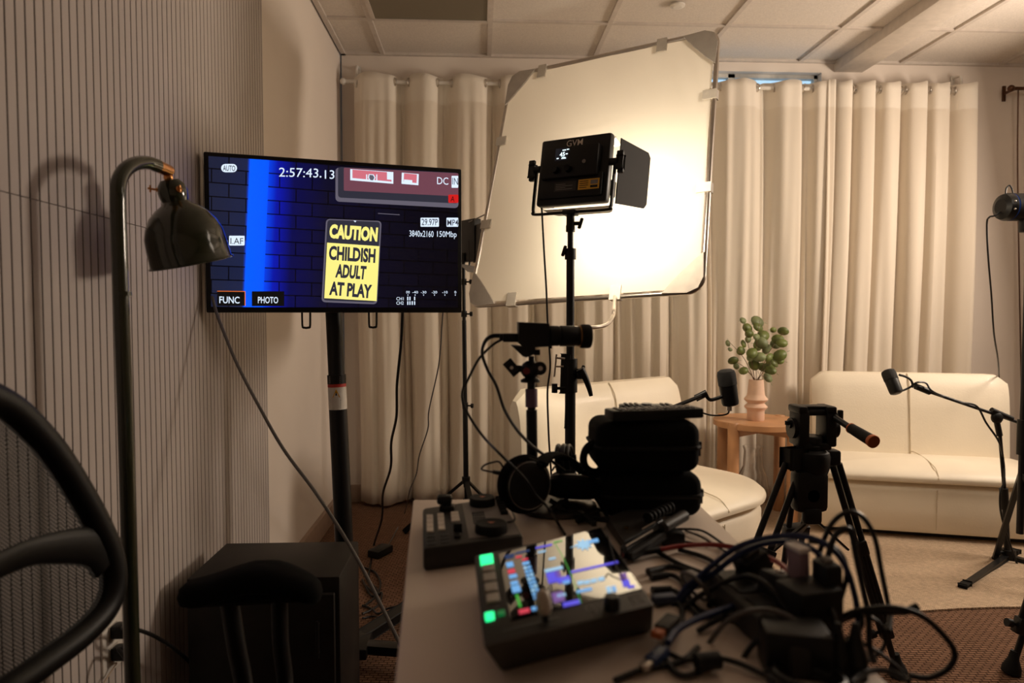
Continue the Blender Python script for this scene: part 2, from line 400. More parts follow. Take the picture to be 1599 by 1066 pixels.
# ================================================================== SOFAS
def sofa(label, org, ang, W, rounded, D=.62):
    root = thing('sofa', label, 'sofa', org); M = Matrix.Translation(V(org)) @ Matrix.Rotation(ang, 4, 'Z')
    def mk(*m): b = B(*m); b.M = M; return b
    def rrect(x0, x1, y0, y1, r, rr=None):
        o = []; rad = [r, rr or r, r, r]   # order: front-left, front-right, back-right, back-left
        for (cx, cy, a0, q) in ((x0, y0, PI, rad[0]), (x1, y0, 1.5*PI, rad[1]), (x1, y1, 0, rad[2]), (x0, y1, .5*PI, rad[3])):
            sx = 1 if cx == x0 else -1; sy = 1 if cy == y0 else -1; n = 6 if q < .15 else 16
            for i in range(n+1): an = a0+PI/2*i/n; o.append((cx+sx*q+q*math.cos(an), cy+sy*q+q*math.sin(an)))
        # densify long sides
        out = []
        for i in range(len(o)):
            a = V(o[i]); b_ = V(o[(i+1) % len(o)]); L = (b_-a).length; k = max(1, int(L/.06))
            for t in range(k): out.append(tuple(a+(b_-a)*t/k))
        return out
    fr = .34 if rounded else None
    mk(mat('plinth_shadow', (.02, .016, .013), .7)).pillow(rrect(.05, W-.05, .07, D+.06, .03, fr and fr-.04), [(0, 0), (0, .05)]).build('plinth', root)  # near-black plinth, the shadow under the base put into its colour
    e = [(.012, .04), (0, .06), (0, .235), (.012, .262), (.04, .278)]
    mk(LEATH).pillow(rrect(0, W, 0, D+.10, .06, fr), e).build('base', root)
    mk(LEATH).pillow(rrect(-.005, W+.005, -.02, D, .09, fr), [(.02, .279), (.004, .287), (0, .302), (.004, .314), (.03, .335), (.08, .348)], crown=.022).build('seat_cushion', root)
    # backrest: rounded slab leaning back
    bb = mk(LEATH); n = 18; vs = []; fs = []
    prof = [(D-.06, .33), (D-.045, .45), (D-.03, .58), (D-.015, .69), (D+.01, .74), (D+.03, .762), (D+.07, .765), (D+.10, .74), (D+.11, .68), (D+.11, .3)]
    for i in range(n+1):
        t = i/n; bi = 0 if rounded else .055; x = bi+t*(W-2*bi); ed = min(x-bi, W-bi-x); k = 1-min(1, ed/.07); rs = .045*k*k
        for (y, z) in prof:
            yc = D+.03; vs.append((x, yc+(y-yc)*(1-.45*k**2)-(0), z-rs*(1 if z > .6 else .0)))
    m_ = len(prof)
    for i in range(n):
        for j in range(m_-1): a = i*m_+j; fs.append([a, a+m_, a+m_+1, a+1])
    fs.append(list(range(m_))); fs.append([n*m_+j for j in range(m_)][::-1])
    bb.add(vs, fs, 0, True); bo = bb.build('backrest', root)
    # seams
    sm = mat('seam_thread', (.66, .57, .43), .7)
    xs = W*.5 if not rounded else W*.52
    mk(sm).tube([(xs, y-.0035, z) for y, z in prof[:6]], .0028, 0, 6, 3).build('seam', root)
    mk(sm).tube([(xs, -.0225, .305), (xs, .02, .345), (xs, .08, .358), (xs, .16, .3665), (xs, .25, .3695), (xs, .34, .3665), (xs, D-.06, .358)], .0025, 0, 6, 3).build('seam', root)
    mk(sm).tube([(xs, -.001, .06), (xs, -.001, .25)], .0025, 0, 6, 3).build('seam', root)
    return root
sofa('long cream leather sofa on the right, behind the boom microphone', (1.645, 3.235, 0), math.radians(-16), 1.06, False, .44)
sofa('cream leather sofa with a rounded seat corner, left of the round wooden table', (.52, 2.30, 0), math.radians(36), 1.06, True, .60)

# rug
rg = B(RUGM, mat('rug_edge', (.30, .2, .13), .9))
ro = [PZ(1190, 930, .008), PZ(1200, 968, .008), PZ(1330, 962, .008), PZ(1420, 954, .008), PZ(1500, 949, .008), PZ(1560, 947, .008), PZ(1640, 946, .008), V((3.9, 2.55, .008)), V((3.9, 3.75, .008)), V((1.1, 3.75, .008))]
n = len(ro); vs = [(p.x, p.y, .008) for p in ro]+[(p.x, p.y, .001) for p in ro]
rg.add(vs, [list(range(n))]+[[i, i+n, (i+1) % n+n, (i+1) % n] for i in range(n)])
tag(rg.build('rug'), 'flat beige woven rug under the sofas and microphone stand', 'rug')

# ================================================================== SIDE TABLE, VASE
tc_ = V((P(1183, 655, 3.50).x, 3.50, 0)); TZ = .528
st = thing('side_table', 'round oak side table between the two cream sofas', 'table', tc_)
B(WOOD).lathe([(.215, 0), (.225, .004), (.225, .03), (.220, .034)], tc_+V((0, 0, TZ-.034)), tc_+V((0, 0, TZ)), 0, 48).build('tabletop', st)
for a in (215, 300, 35, 125):
    an = math.radians(a); p = tc_+V((math.cos(an)*.212, math.sin(an)*.212, 0))
    B(WOOD).lathe([(.026, 0), (.029, .01), (.029, TZ-.004), (.025, TZ+.003)], p, p+V((0, 0, 1)), 0, 20).build('leg', st)
for a in (35, 125):
    an = math.radians(a); d = V((math.cos(an), math.sin(an), 0))*.19
    B(WOOD).beam(tc_-d+V((0, 0, TZ-.055)), tc_+d+V((0, 0, TZ-.055)), .02, .035).build('crossbar', st)
vc = V((P(1180, 650, 3.47).x, 3.47, TZ))
vz = B(VASE)
vz.lathe([(.040, 0), (.043, .004), (.043, .045), (.045, .055), (.056, .066), (.058, .071), (.056, .076), (.042, .088), (.042, .092), (.056, .104), (.060, .110), (.056, .117), (.046, .128), (.043, .14), (.037, .205), (.036, .212), (.031, .212), (.031, .15)], vc, vc+V((0, 0, 1)), 0, 40, caps=False)
vz.lathe([(.031, .15), (.001, .15)], vc, vc+V((0, 0, 1)), 0, 40, caps=False)
tag(vz.build('vase', origin=vc), 'pink terracotta vase with two ribs on the round oak table', 'vase')
LEAF = mat('eucalyptus_leaf', (.12, .15, .032), .5, var=.4, scale=18); LEAF2 = mat('eucalyptus_leaf_pale', (.16, .19, .08), .55, var=.3, scale=18)
STEM = mat('twig', (.16, .10, .05), .6)
ecb = thing('eucalyptus_branches', 'green eucalyptus branches standing in the pink vase', 'plant', vc+V((0, 0, .155)))
leafpx = [(1184, 502, 11, 1), (1183, 510, 8, 0), (1168, 512, 8, 0), (1160, 500, 6, 1), (1191, 524, 10, 0), (1171, 521, 7, 0), (1222, 517, 8, 0), (1207, 515, 5, 0), (1216, 530, 9, 0), (1210, 537, 8, 1), (1220, 535, 8, 0),
          (1190, 536, 10, 1), (1182, 540, 8, 0), (1162, 537, 6, 0), (1158, 548, 8, 0), (1175, 550, 9, 0), (1187, 557, 9, 1), (1203, 559, 9, 0), (1219, 554, 10, 0), (1217, 562, 8, 0), (1201, 573, 10, 0), (1178, 570, 9, 0), (1146, 563, 8, 0),
          (1162, 578, 7, 0), (1200, 590, 8, 1), (1137, 535, 5, 1), (1140, 545, 4, 1), (1168, 530, 6, 1), (1197, 546, 8, 1), (1209, 566, 7, 0), (1190, 572, 8, 0), (1172, 558, 7, 1), (1205, 578, 8, 0), (1181, 526, 6, 1), (1150, 572, 5, 1)]
rnd = random.Random(4)
mouth = vc+V((0, 0, .21))
for sx, sy in ((1186, 500), (1222, 520), (1160, 505), (1140, 560), (1218, 560), (1198, 588), (1160, 576), (1137, 532)):
    tip = P(sx, sy, 3.47+rnd.uniform(-.06, .06)); mid = mouth.lerp(tip, .5)+V((rnd.uniform(-.01, .01), 0, .012))
    B(STEM).tube([vc+V((0, 0, .155)), mouth+V(((tip.x-mouth.x)*.08, 0, 0)), mid, tip], [.0022, .002, .0016, .001], 0, 6, 5).build('stem', ecb)
for (lx, ly, r, k) in leafpx:
    c = P(lx, ly, 3.47+rnd.uniform(-.055, .045)); R_ = r*1.12/1066*3.47
    n = V((rnd.uniform(-.5, .5), -1, rnd.uniform(-.5, .6))).normalized(); ax = V((rnd.uniform(-1, 1), 0, rnd.uniform(-.4, 1))).normalized(); ax = (ax-n*ax.dot(n)).normalized(); sd = n.cross(ax)
    vs = [c+n*.004]; N = 12
    for i in range(N):
        an = 2*PI*i/N; rr = R_*(1+.12*math.cos(an)); vs.append(c+ax*rr*math.cos(an)+sd*rr*.82*math.sin(an)+n*(-.003*abs(math.sin(an))))
    lf = B(LEAF2 if k else LEAF); lf.add(vs, [[0, i+1, (i+1) % N+1] for i in range(N)], 0, True)
    lf.tube([c-ax*R_, c-ax*R_*1.4+V((0, 0, -.003))], .001, 0, 4, 1)
    o = lf.build('leaf', ecb); so = o.modifiers.new('t', 'SOLIDIFY'); so.thickness = .0012
# glass bowl behind
gp = P(1180, 710, 3.44); gz = .285
GLS = mat('clear_glass', (.95, .95, .95), .03, trans=1)
sh = thing('glass_carafe', 'clear glass carafe on the floor beneath the round oak table', 'carafe', (gp.x+.01, 3.5, 0))
B(GLS).lathe([(.06, 0), (.085, .03), (.09, .12), (.075, .22), (.05, .28), (.045, .36), (.052, .385), (.049, .385), (.042, .36), (.047, .28), (.072, .22), (.087, .12), (.082, .033), (.058, .004)], (gp.x+.01, 3.5, 0), (gp.x+.01, 3.5, 1), 0, 32).build('glass_body', sh)

# ================================================================== TELEVISION AND ITS STAND
TBL = V((-.739, 1.886, 1.087)); TBR = V((-.053, 2.08, 1.087)); TH = .432
tx = (TBR-TBL).normalized(); tn = V((tx.y, -tx.x, 0))      # tn faces the camera
TW = (TBR-TBL).length
tv = thing('television', 'flat television showing a yellow CAUTION sign on a dark brick wall', 'television', (TBL+TBR)/2+V((0, 0, .2)))
Rtv = Matrix((tx, -tn, V((0, 0, 1)))).transposed()
def TP(u, v, d=0): return TBL+tx*(u*TW)+V((0, 0, v*TH))+tn*d
B(BLK).box(TP(.5, .5, -.018), (TW, .034, TH), 0, .004, Rtv).box(TP(.5, .45, -.05), (TW*.7, .04, TH*.6), 0, .01, Rtv).build('housing', tv)
# screen picture: brick wall, blue lit strip, signs and captions, all glowing
def tpx(x, y, d=.0012): return PP(320+x/3.552, 230+y/3.552, TBL+tn*d, tn)
a0, a1, a2, a3 = TP(.018, .035, .0006), TP(.982, .035, .0006), TP(.982, .972, .0006), TP(.018, .972, .0006)
scm = bpy.data.materials.new('screen_picture'); scm.use_nodes = True; nt = scm.node_tree; bs = nt.nodes['Principled BSDF']
bs.inputs['Base Color'].default_value = (.004, .004, .005, 1); bs.inputs['Roughness'].default_value = .22
tc = nt.nodes.new('ShaderNodeTexCoord'); mp = nt.nodes.new('ShaderNodeMapping'); mp.inputs['Scale'].default_value = (1.78, 1, 1); mp.inputs['Rotation'].default_value = (0, 0, .02)
br = nt.nodes.new('ShaderNodeTexBrick'); br.inputs['Scale'].default_value = 1; br.inputs['Brick Width'].default_value = .225; br.inputs['Row Height'].default_value = .092
br.inputs['Mortar Size'].default_value = .005; br.inputs['Color1'].default_value = (.75, .75, .9, 1); br.inputs['Color2'].default_value = (.55, .55, .7, 1); br.inputs['Mortar'].default_value = (.02, .02, .03, 1); br.inputs['Mortar Smooth'].default_value = .5
nt.links.new(tc.outputs['UV'], mp.inputs[0]); nt.links.new(mp.outputs[0], br.inputs[0])
sp = nt.nodes.new('ShaderNodeSeparateXYZ'); nt.links.new(tc.outputs['UV'], sp.inputs[0])
ma = nt.nodes.new('ShaderNodeMath'); ma.operation = 'MULTIPLY_ADD'; ma.inputs[1].default_value = -.032; nt.links.new(sp.outputs['Y'], ma.inputs[0]); nt.links.new(sp.outputs['X'], ma.inputs[2])
cr = nt.nodes.new('ShaderNodeValToRGB'); e = cr.color_ramp
for pos, c in ((0, (.014, .018, .040)), (.112, (.014, .020, .055)), (.122, (.0, .09, .95)), (.185, (.0, .08, .95)), (.225, (.001, .009, .40)), (.29, (.0018, .003, .07)), (.42, (.004, .004, .020)), (.72, (.0022, .0022, .008)), (1, (.001, .001, .003))):
    if pos == 0: el = e.elements[0]
    elif pos == 1: el = e.elements[-1]
    else: el = e.elements.new(pos)
    el.color = (*c, 1)
nt.links.new(ma.outputs[0], cr.inputs[0])
gt = nt.nodes.new('ShaderNodeMath'); gt.operation = 'COMPARE'; gt.inputs[1].default_value = .155; gt.inputs[2].default_value = .037; nt.links.new(ma.outputs[0], gt.inputs[0])
mx1 = nt.nodes.new('ShaderNodeMixRGB'); mx1.inputs[2].default_value = (1, 1, 1, 1); nt.links.new(gt.outputs[0], mx1.inputs[0]); nt.links.new(br.outputs[0], mx1.inputs[1])
mx2 = nt.nodes.new('ShaderNodeMixRGB'); mx2.blend_type = 'MULTIPLY'; mx2.inputs[0].default_value = 1; nt.links.new(cr.outputs[0], mx2.inputs[1]); nt.links.new(mx1.outputs[0], mx2.inputs[2])
nt.links.new(mx2.outputs[0], bs.inputs['Emission Color']); bs.inputs['Emission Strength'].default_value = 1.0
sb = B(scm, glow('screen_white', (.62, .72, .85)), glow('screen_yellow', (.80, .72, .20)), glow('screen_ink', (.022, .022, .035)), glow('screen_pink', (.52, .13, .17)), glow('screen_plum', (.13, .045, .065)), glow('screen_black', (.0015, .0015, .002)), glow('screen_red', (.5, .01, .01)), glow('screen_orange', (.6, .12, .02)), glow('screen_grey', (.10, .09, .12)))
def poly(pts, m, d): sb.add([tpx(x, y, d) for x, y in pts], [list(range(len(pts)))], m)
def rr(x0, y0, x1, y1, m, d, r=6, sk=0.0, sv=0.0):   # rounded box in screen pixels; sk shears x with y, sv shears y with x
    o = []
    for cx, cy, s0 in ((x0+r, y0+r, PI), (x1-r, y0+r, 1.5*PI), (x1-r, y1-r, 0), (x0+r, y1-r, .5*PI)):
        for k in range(4): an = s0+PI/2*k/3; o.append((cx+r*math.cos(an), cy+r*math.sin(an)))
    poly([(x+sk*(y-y0), y+sv*(x-x0)) for x, y in o][::-1], m, d)
def tx_(s, bl, br_, tl, m, d=.0022, off=.0):
    f = bil(tpx(*bl, d), tpx(*br_, d), tpx(br_[0]+tl[0]-bl[0], br_[1]+tl[1]-bl[1], d), tpx(*tl, d)); text(sb, s, f, m, off)
sb.add([a0, a1, a2, a3], [[0, 1, 2, 3]], 0)
rr(724, 112, 1406, 300, 9, .0007, 20, .0, .055); rr(738, 108, 1406, 278, 3, .0008, 16, .0, .05); rr(770, 112, 1406, 240, 5, .0009, 6, 0, .05)
for q in ([(806, 120), (1045, 137), (1045, 202), (806, 182)], [(1092, 140), (1186, 148), (1184, 210), (1090, 202)]):
    poly(q[::-1], 1, .0012); c = [(q[0][0]+12, q[0][1]+3), (q[1][0]-10, q[1][1]+2), (q[2][0]-10, q[2][1]-12), (q[3][0]+12, q[3][1]-12)]; poly(c[::-1], 4, .0014)
poly([(1010, 135), (1042, 138), (1042, 180), (1010, 178)][::-1], 1, .0016); poly([(1104, 178), (1150, 182), (1150, 204), (1104, 200)][::-1], 1, .0016)
# vibration hand symbol
for r_, dx in ((0, 0),):
    poly([(908, 148), (936, 150), (946, 168), (936, 188), (914, 187), (904, 168)][::-1], 1, .002); poly([(913, 152), (932, 154), (940, 168), (932, 183), (918, 182), (910, 168)][::-1], 9, .0022)
for x0 in (894, 950):
    poly([(x0, 150), (x0+6, 150), (x0+6, 184), (x0, 184)][::-1], 1, .002)
rr(90, 92, 178, 138, 1, .0012, 22); tx_('AUTO', (100, 130), (168, 132), (100, 99), 6, off=.012)
tx_('2:57:43', (410, 162), (628, 168), (412, 112), 1); tx_('.', (636, 168), (646, 168), (636, 158), 1); tx_('13', (665, 174), (718, 175), (665, 126), 1)
tx_('DC', (1288, 204), (1350, 208), (1288, 164), 1); rr(1368, 158, 1405, 224, 1, .0012, 3); tx_('IN', (1372, 206), (1404, 208), (1372, 168), 3)
rr(1350, 262, 1406, 308, 7, .0014, 6); tx_('A', (1362, 300), (1384, 302), (1364, 270), 6)
poly([(960, 364), (1080, 372), (1080, 376), (960, 368)][::-1], 9, .0012)
# warning sign
rr(672, 396, 980, 858, 9, .001, 20, -.055, .04); rr(680, 402, 972, 848, 3, .0012, 16, -.055, .04)
q = [(678, 528), (968, 548), (952, 852), (662, 836)]; poly(q[::-1], 2, .0014)
tx_('CAUTION', (688, 504), (955, 524), (694, 424), 2, off=.055); tx_('CHILDISH', (686, 624), (944, 642), (690, 544), 3, off=.045)
tx_('ADULT', (722, 722), (890, 734), (730, 646), 3, off=.045); tx_('AT PLAY', (688, 818), (922, 838), (694, 742), 3, off=.045)
poly([(824, 406), (840, 407), (834, 416)][::-1], 1, .0016)
rr(134, 490, 220, 544, 1, .0012, 5); tx_('I.AF', (142, 536), (212, 537), (142, 502), 6)
rr(68, 798, 222, 878, 6, .0012, 2); poly([(68, 795), (224, 797), (224, 801), (68, 799)][::-1], 8, .0014); poly([(220, 798), (225, 798), (225, 878), (220, 878)][::-1], 8, .0014)
tx_('FUNC', (80, 864), (192, 866), (80, 826), 1, off=.012)
rr(260, 798, 440, 880, 6, .0012, 2); tx_('PHOTO', (294, 864), (406, 865), (294, 828), 1, off=.012)
rr(1196, 390, 1298, 440, 1, .0012, 4); tx_('29.97P', (1202, 432), (1292, 433), (1202, 396), 3, off=.008)
rr(1340, 390, 1405, 440, 1, .0012, 4); tx_('MP4', (1344, 434), (1405, 434), (1344, 400), 3, off=.008)
tx_('3840x2160', (1134, 494), (1268, 498), (1134, 460), 1); tx_('150Mbp', (1288, 506), (1396, 508), (1288, 464), 1)
tx_('CH1', (1062, 848), (1102, 848), (1062, 830), 1); tx_('CH2', (1062, 872), (1102, 872), (1062, 854), 1)
for s_, x0, x1 in (('-40', 1150, 1182), ('-30', 1198, 1228), ('-20', 1258, 1288), ('-10', 1316, 1346), ('0', 1384, 1394), ('oo', 1116, 1136)):
    tx_(s_, (x0, 810), (x1, 810), (x0, 796), 1); poly([((x0+x1)/2-3, 816), ((x0+x1)/2+3, 816), ((x0+x1)/2, 824)][::-1], 1, .0014)
for x0 in (1122, 1134, 1160): poly([(x0, 828), (x0+6, 828), (x0+6, 848), (x0, 848)][::-1], 1, .0014)
for x0 in (1122, 1134, 1147, 1160): poly([(x0, 853), (x0+6, 853), (x0+6, 873), (x0, 873)][::-1], 1, .0014)
so = sb.build('screen', tv)
uvl = so.data.uv_layers.new(name='UVMap'); uvs = [(0, 0), (1, 0), (1, 1), (0, 1)]
for k, li in enumerate(so.data.polygons[0].loop_indices): uvl.data[li].uv = uvs[k]
for px_ in (478, 582):
    c = PP(px_, 488, TBL-tn*.045, tn)
    B(BLKM).tube([c+tx*-.011+V((0, 0, .05)), c+tx*-.011+V((0, 0, -.034)), c+tx*-.006+V((0, 0, -.043)), c+tx*.006+V((0, 0, -.043)), c+tx*.011+V((0, 0, -.034)), c+tx*.011+V((0, 0, .05))], .0032, 0, 6, 3).build('mounting_rail', tv)
# stand
pt_ = P(521, 490, 2.13); pb_ = PZ(545, 1046, .05); pb_ = V((pb_.x, 2.10, .05)); pb_ = V((P(545, 1030, 2.10).x, 2.10, .05))
dv = (pt_-pb_).normalized(); ptop = pb_+dv*(1.38)
ts = thing('television_stand', 'black pole stand with a warning label, carrying the television', 'stand', (pb_.x, pb_.y, 0))
def onp(z): return pb_+dv*((z-pb_.z)/dv.z)
zl = onp(P(530, 580, 2.12).z)
jn = onp(P(530, 586, 2.12).z)
B(BLKM).cyl(pb_, jn, .0275, seg=28).build('pole', ts)
B(BLKM).cyl(jn, ptop, .0245, seg=28).build('upper_pole', ts)
B(BLKM).box(TP(.5, .5, -.078), (.2, .016, .2), 0, .003, Rtv).box(V((ptop.x, ptop.y, 1.3)), (.09, .05, .16), 0, .004, Rtv).build('mount_plate', ts)
def band(z0, z1, m, r=.0283): return B(m).lathe([(r, 0), (r, (z1-z0))], onp(z0), onp(z0)+dv, 0, 28)
zz = lambda y: P(530, y, 2.10).z
lb = B(WHT, BLK, mat('red_stripe', (.5, .03, .02), .5), YEL, GRY)
lb.lathe([(.0279, 0), (.0279, zz(605)-zz(640))], onp(zz(640)), onp(zz(640))+dv, 0, 28); lb.lathe([(.0279, 0), (.0279, zz(600)-zz(605))], onp(zz(605)), onp(zz(605))+dv, 2, 28)
lb.lathe([(.0281, 0), (.0281, zz(586)-zz(600))], onp(zz(600)), onp(zz(600))+dv, 1, 28)
def lpt(px_, py_):    # point on the pole's camera side
    z = zz(py_); c = onp(z); x = P(px_, py_, c.y-.028).x; dx = max(-.026, min(.026, x-c.x)); return V((x, c.y-math.sqrt(.0284**2-dx*dx)-.0006, z))
lb.add([lpt(519, 620), lpt(531, 620), lpt(525, 607)], [[0, 1, 2]], 3)
lb.add([lpt(523.5, 617), lpt(526.5, 617), lpt(525, 611)], [[0, 1, 2]], 1)
for k in range(5): y = 624+k*3; lb.add([lpt(514, y+1), lpt(532, y+1), lpt(532, y), lpt(514, y)], [[0, 1, 2, 3]], 4)
for k in range(4): y = 588+k*3; lb.add([lpt(514, y+1), lpt(531, y+1), lpt(531, y), lpt(514, y)], [[0, 1, 2, 3]], 0)
tag(lb.build('warning_label', ts), None, None) if False else lb.build('warning_label', ts)
bc = V((pb_.x, pb_.y, .055))
B(BLKM).box(bc, (.13, .13, .035), 0, .006).build('base_hub', ts)
for tgt in ((-.215, 2.40), (-.17, 2.03), (-.66, 2.06), (-.62, 2.38)):
    e = V((tgt[0], tgt[1], .066)); B(BLKM).beam(bc, e, .045, .028, 0, bev=.003).build('leg', ts)
    wv = B(BLKR, GRY); wv.cyl(V((tgt[0]-.012, tgt[1], .024)), V((tgt[0]+.012, tgt[1], .024)), .024, seg=18).cyl(V((tgt[0]-.014, tgt[1], .024)), V((tgt[0]+.014, tgt[1], .024)), .008, m=1, seg=12).box((tgt[0], tgt[1], .048), (.03, .03, .012)); wv.build('caster', ts)

# ================================================================== FLOOR LAMP
LY = 1.25; SY = 1.43
lp0 = P(207, 1060, LY); lp1 = P(184, 310, LY)
dl = (lp1-lp0).normalized(); base = lp0-dl*(lp0.z/dl.z)
fl = thing('floor_lamp', 'dark green enamel floor lamp with copper joints in front of the ribbed wall', 'floor lamp', (base.x, base.y, 0))
B(LAMPG).lathe([(.12, 0), (.125, .006), (.12, .014), (.03, .022), (.018, .05)], (base.x, base.y, 0), (base.x, base.y, 1), 0, 40).build('base', fl)
B(LAMPG).tube([base+V((0, 0, .02)), lp0, P(197, 700, LY), P(190, 500, LY), P(186.5, 400, LY), P(184.5, 340, LY), lp1, P(184.5, 292, LY+.003), P(188, 277, LY+.014), P(198, 263, LY+.035), P(213, 255, LY+.07), P(230, 254, LY+.11), P(246, 259, LY+.14)], .0132, 0, 16, 8).build('pole', fl)
B(LAMPG).cyl(P(190.5, 455, LY), P(190.8, 462, LY), .0155).build('pole_ring', fl)
j0 = P(245, 258.5, LY+.138); j1 = P(263, 267, SY)
B(COPP).cyl(j0, j1, .0125, seg=20).cyl(P(263, 266, SY), P(262, 276, SY), .004).sphere(P(263, 277, SY), .0095).build('copper_joint', fl)
c0 = P(264, 279, SY); c1 = P(299.5, 410, SY+.032); ax = (c1-c0).normalized(); Ls = (c1-c0).length
pf = [(.003, 0), (.018, .003), (.026, .014), (.0285, .026), (.027, .038), (.025, .046), (.030, .052), (.043, .060), (.058, .074), (.069, .092), (.076, .112), (.078, .135), (.0795, Ls-.004), (.082, Ls)]
sh_ = B(LAMPG, mat('shade_lining', (.55, .50, .42), .4))
sh_.lathe(pf, c0, c0+ax, 0, 56, caps=False); sh_.lathe([(r-.0022, t) for r, t in pf[7:]], c0, c0+ax, 1, 56, caps=False); sh_.torus(c0+ax*Ls, ax, .0812, .0022, 0, 56, 8)
so = sh_.build('lamp_shade', fl)
kn = c0+ax*.028
for (sx, L) in ((1, .012), (-1, .022)):
    d = (RT*sx*.75-FW*(.65 if sx > 0 else .25)+V((0, 0, .1))).normalized(); q0 = kn+d*.024
    B(COPP).cyl(q0, q0+d*.007, .0065 if sx > 0 else .004, seg=14).cyl(q0+d*.006, q0+d*L, .0022).cyl(q0+d*L*.8-V((0, 0, .007)), q0+d*L*.8+V((0, 0, .007)), .0018).build('thumb_screw', fl)
B(glow('dead_bulb', (.0, .0, .0), 0) if False else mat('frosted_bulb', (.7, .68, .62), .3)).sphere(c0+ax*.10, .028).cyl(c0+ax*.045, c0+ax*.08, .014).build('bulb', fl)

# ================================================================== BLACK CABINET
cx0, cx1, cy0, cy1, cz = -.702, -.339, 1.632, 1.90, .45
cbn = thing('cabinet', 'low black wooden cabinet on the floor beneath the television', 'cabinet', ((cx0+cx1)/2, (cy0+cy1)/2, 0))
B(WOODX).box(((cx0+cx1)/2, (cy0+cy1)/2+.005, cz/2), (cx1-cx0, cy1-cy0-.01, cz), 0, .004).build('body', cbn)
B(WOODX).box(((cx0+cx1)/2, cy0-.002, cz/2-.01), (cx1-cx0-.02, .016, cz-.05), 0, .003).build('door', cbn)
B(BLKM).cyl((cx1-.045, cy0-.03, .27), (cx1-.045, cy0-.03, .36), .004).cyl((cx1-.045, cy0-.03, .28), (cx1-.045, cy0-.008, .28), .003).cyl((cx1-.045, cy0-.03, .35), (cx1-.045, cy0-.008, .35), .003).build('handle', cbn)

# ================================================================== OFFICE CHAIR
def yz(px_, py_, X=-.60): return PX(px_, py_, X)
oc = thing('office_chair', 'black office chair with a mesh backrest at the left edge of the picture', 'chair', (-.33, .82, 0))
hp = [(.80, 1.018), (.88, 1.008), (.935, .982), (.975, .945), (1.015, .895), (1.052, .830), (1.082, .765), (1.102, .705), (1.104, .655), (1.082, .620), (1.03, .600), (.96, .592), (.88, .588), (.80, .586)]
XC = lambda z: -.585-(z-.6)*.06
full = [(y, z) for y, z in hp]+[(1.6-y, z) for y, z in hp[1:-1]][::-1]
def c3(y, z): return V((XC(z)+.06*((y-.80)/.3)**2*0.6-.02, y, z))
pts = []
for y, z in full:     # move the tube's centre line inward by its half width
    d = V((.8-y, .79-z)); d = d.normalized()*.020; pts.append(c3(y+d.x, z+d.y))
B(BLK).tube(pts, .0195, 0, 12, 6, closed=True).build('backrest_frame', oc)
bar = B(BLK)
bar.tube([c3(1.078, .705), c3(1.045, .735), c3(.95, .762), c3(.87, .766), c3(.80, .768), c3(.73, .766), c3(.65, .762), c3(.555, .735), c3(.522, .705)], [.036, .030, .020, .018, .018, .018, .020, .030, .036], 0, 12, 5, flat=.35, upv=(0, 0, 1)); bar.build('lumbar_bar', oc)
# mesh fabric: real weave holes through a procedural mask
mm = bpy.data.materials.new('mesh_fabric'); mm.use_nodes = True; nt = mm.node_tree; b_ = nt.nodes['Principled BSDF']; b_.inputs['Base Color'].default_value = (.006, .0055, .005, 1); b_.inputs['Roughness'].default_value = .6
tc = nt.nodes.new('ShaderNodeTexCoord'); mp = nt.nodes.new('ShaderNodeMapping'); mp.inputs['Rotation'].default_value = (PI/4, 0, 0); nt.links.new(tc.outputs['Object'], mp.inputs[0])
sp = nt.nodes.new('ShaderNodeSeparateXYZ'); nt.links.new(mp.outputs[0], sp.inputs[0]); fa = []
for ax_ in ('Y', 'Z'):
    a = nt.nodes.new('ShaderNodeMath'); a.operation = 'MULTIPLY'; a.inputs[1].default_value = 2*PI/.0042; nt.links.new(sp.outputs[ax_], a.inputs[0])
    c = nt.nodes.new('ShaderNodeMath'); c.operation = 'SINE'; nt.links.new(a.outputs[0], c.inputs[0]); g = nt.nodes.new('ShaderNodeMath'); g.operation = 'GREATER_THAN'; g.inputs[1].default_value = .1; nt.links.new(c.outputs[0], g.inputs[0]); fa.append(g)
mu = nt.nodes.new('ShaderNodeMath'); mu.operation = 'MULTIPLY'; nt.links.new(fa[0].outputs[0], mu.inputs[0]); nt.links.new(fa[1].outputs[0], mu.inputs[1])
iv = nt.nodes.new('ShaderNodeMath'); iv.operation = 'SUBTRACT'; iv.inputs[0].default_value = 1; nt.links.new(mu.outputs[0], iv.inputs[1]); nt.links.new(iv.outputs[0], b_.inputs['Alpha'])
msh = B(mm); n = len(full); ring = [V(((y-.8)*.93+.8, (z-.79)*.93+.79)) for y, z in full]; vs = [c3(.8, .79)]
for t in (.33, .66, 1.0): vs += [c3(.8+(p.x-.8)*t, .79+(p.y-.79)*t) for p in ring]
fs = [[0, 1+i, 1+(i+1) % n] for i in range(n)]
for j in range(2): fs += [[1+j*n+i, 1+(j+1)*n+i, 1+(j+1)*n+(i+1) % n, 1+j*n+(i+1) % n] for i in range(n)]
msh.add(vs, fs, 0, True); msh.build('mesh_panel', oc)
sq = B(BLKF); o_ = []
for i in range(48):
    an = 2*PI*i/48; ca, sa = math.cos(an), math.sin(an); sgn = lambda v: (1 if v > 0 else -1)*abs(v)**.55
    o_.append((-.32+.235*sgn(ca), .83+.255*sgn(sa)))
sq.pillow(o_, [(.03, .41), (.008, .425), (0, .445), (.006, .468), (.03, .485)], crown=.012); sq.build('seat', oc)
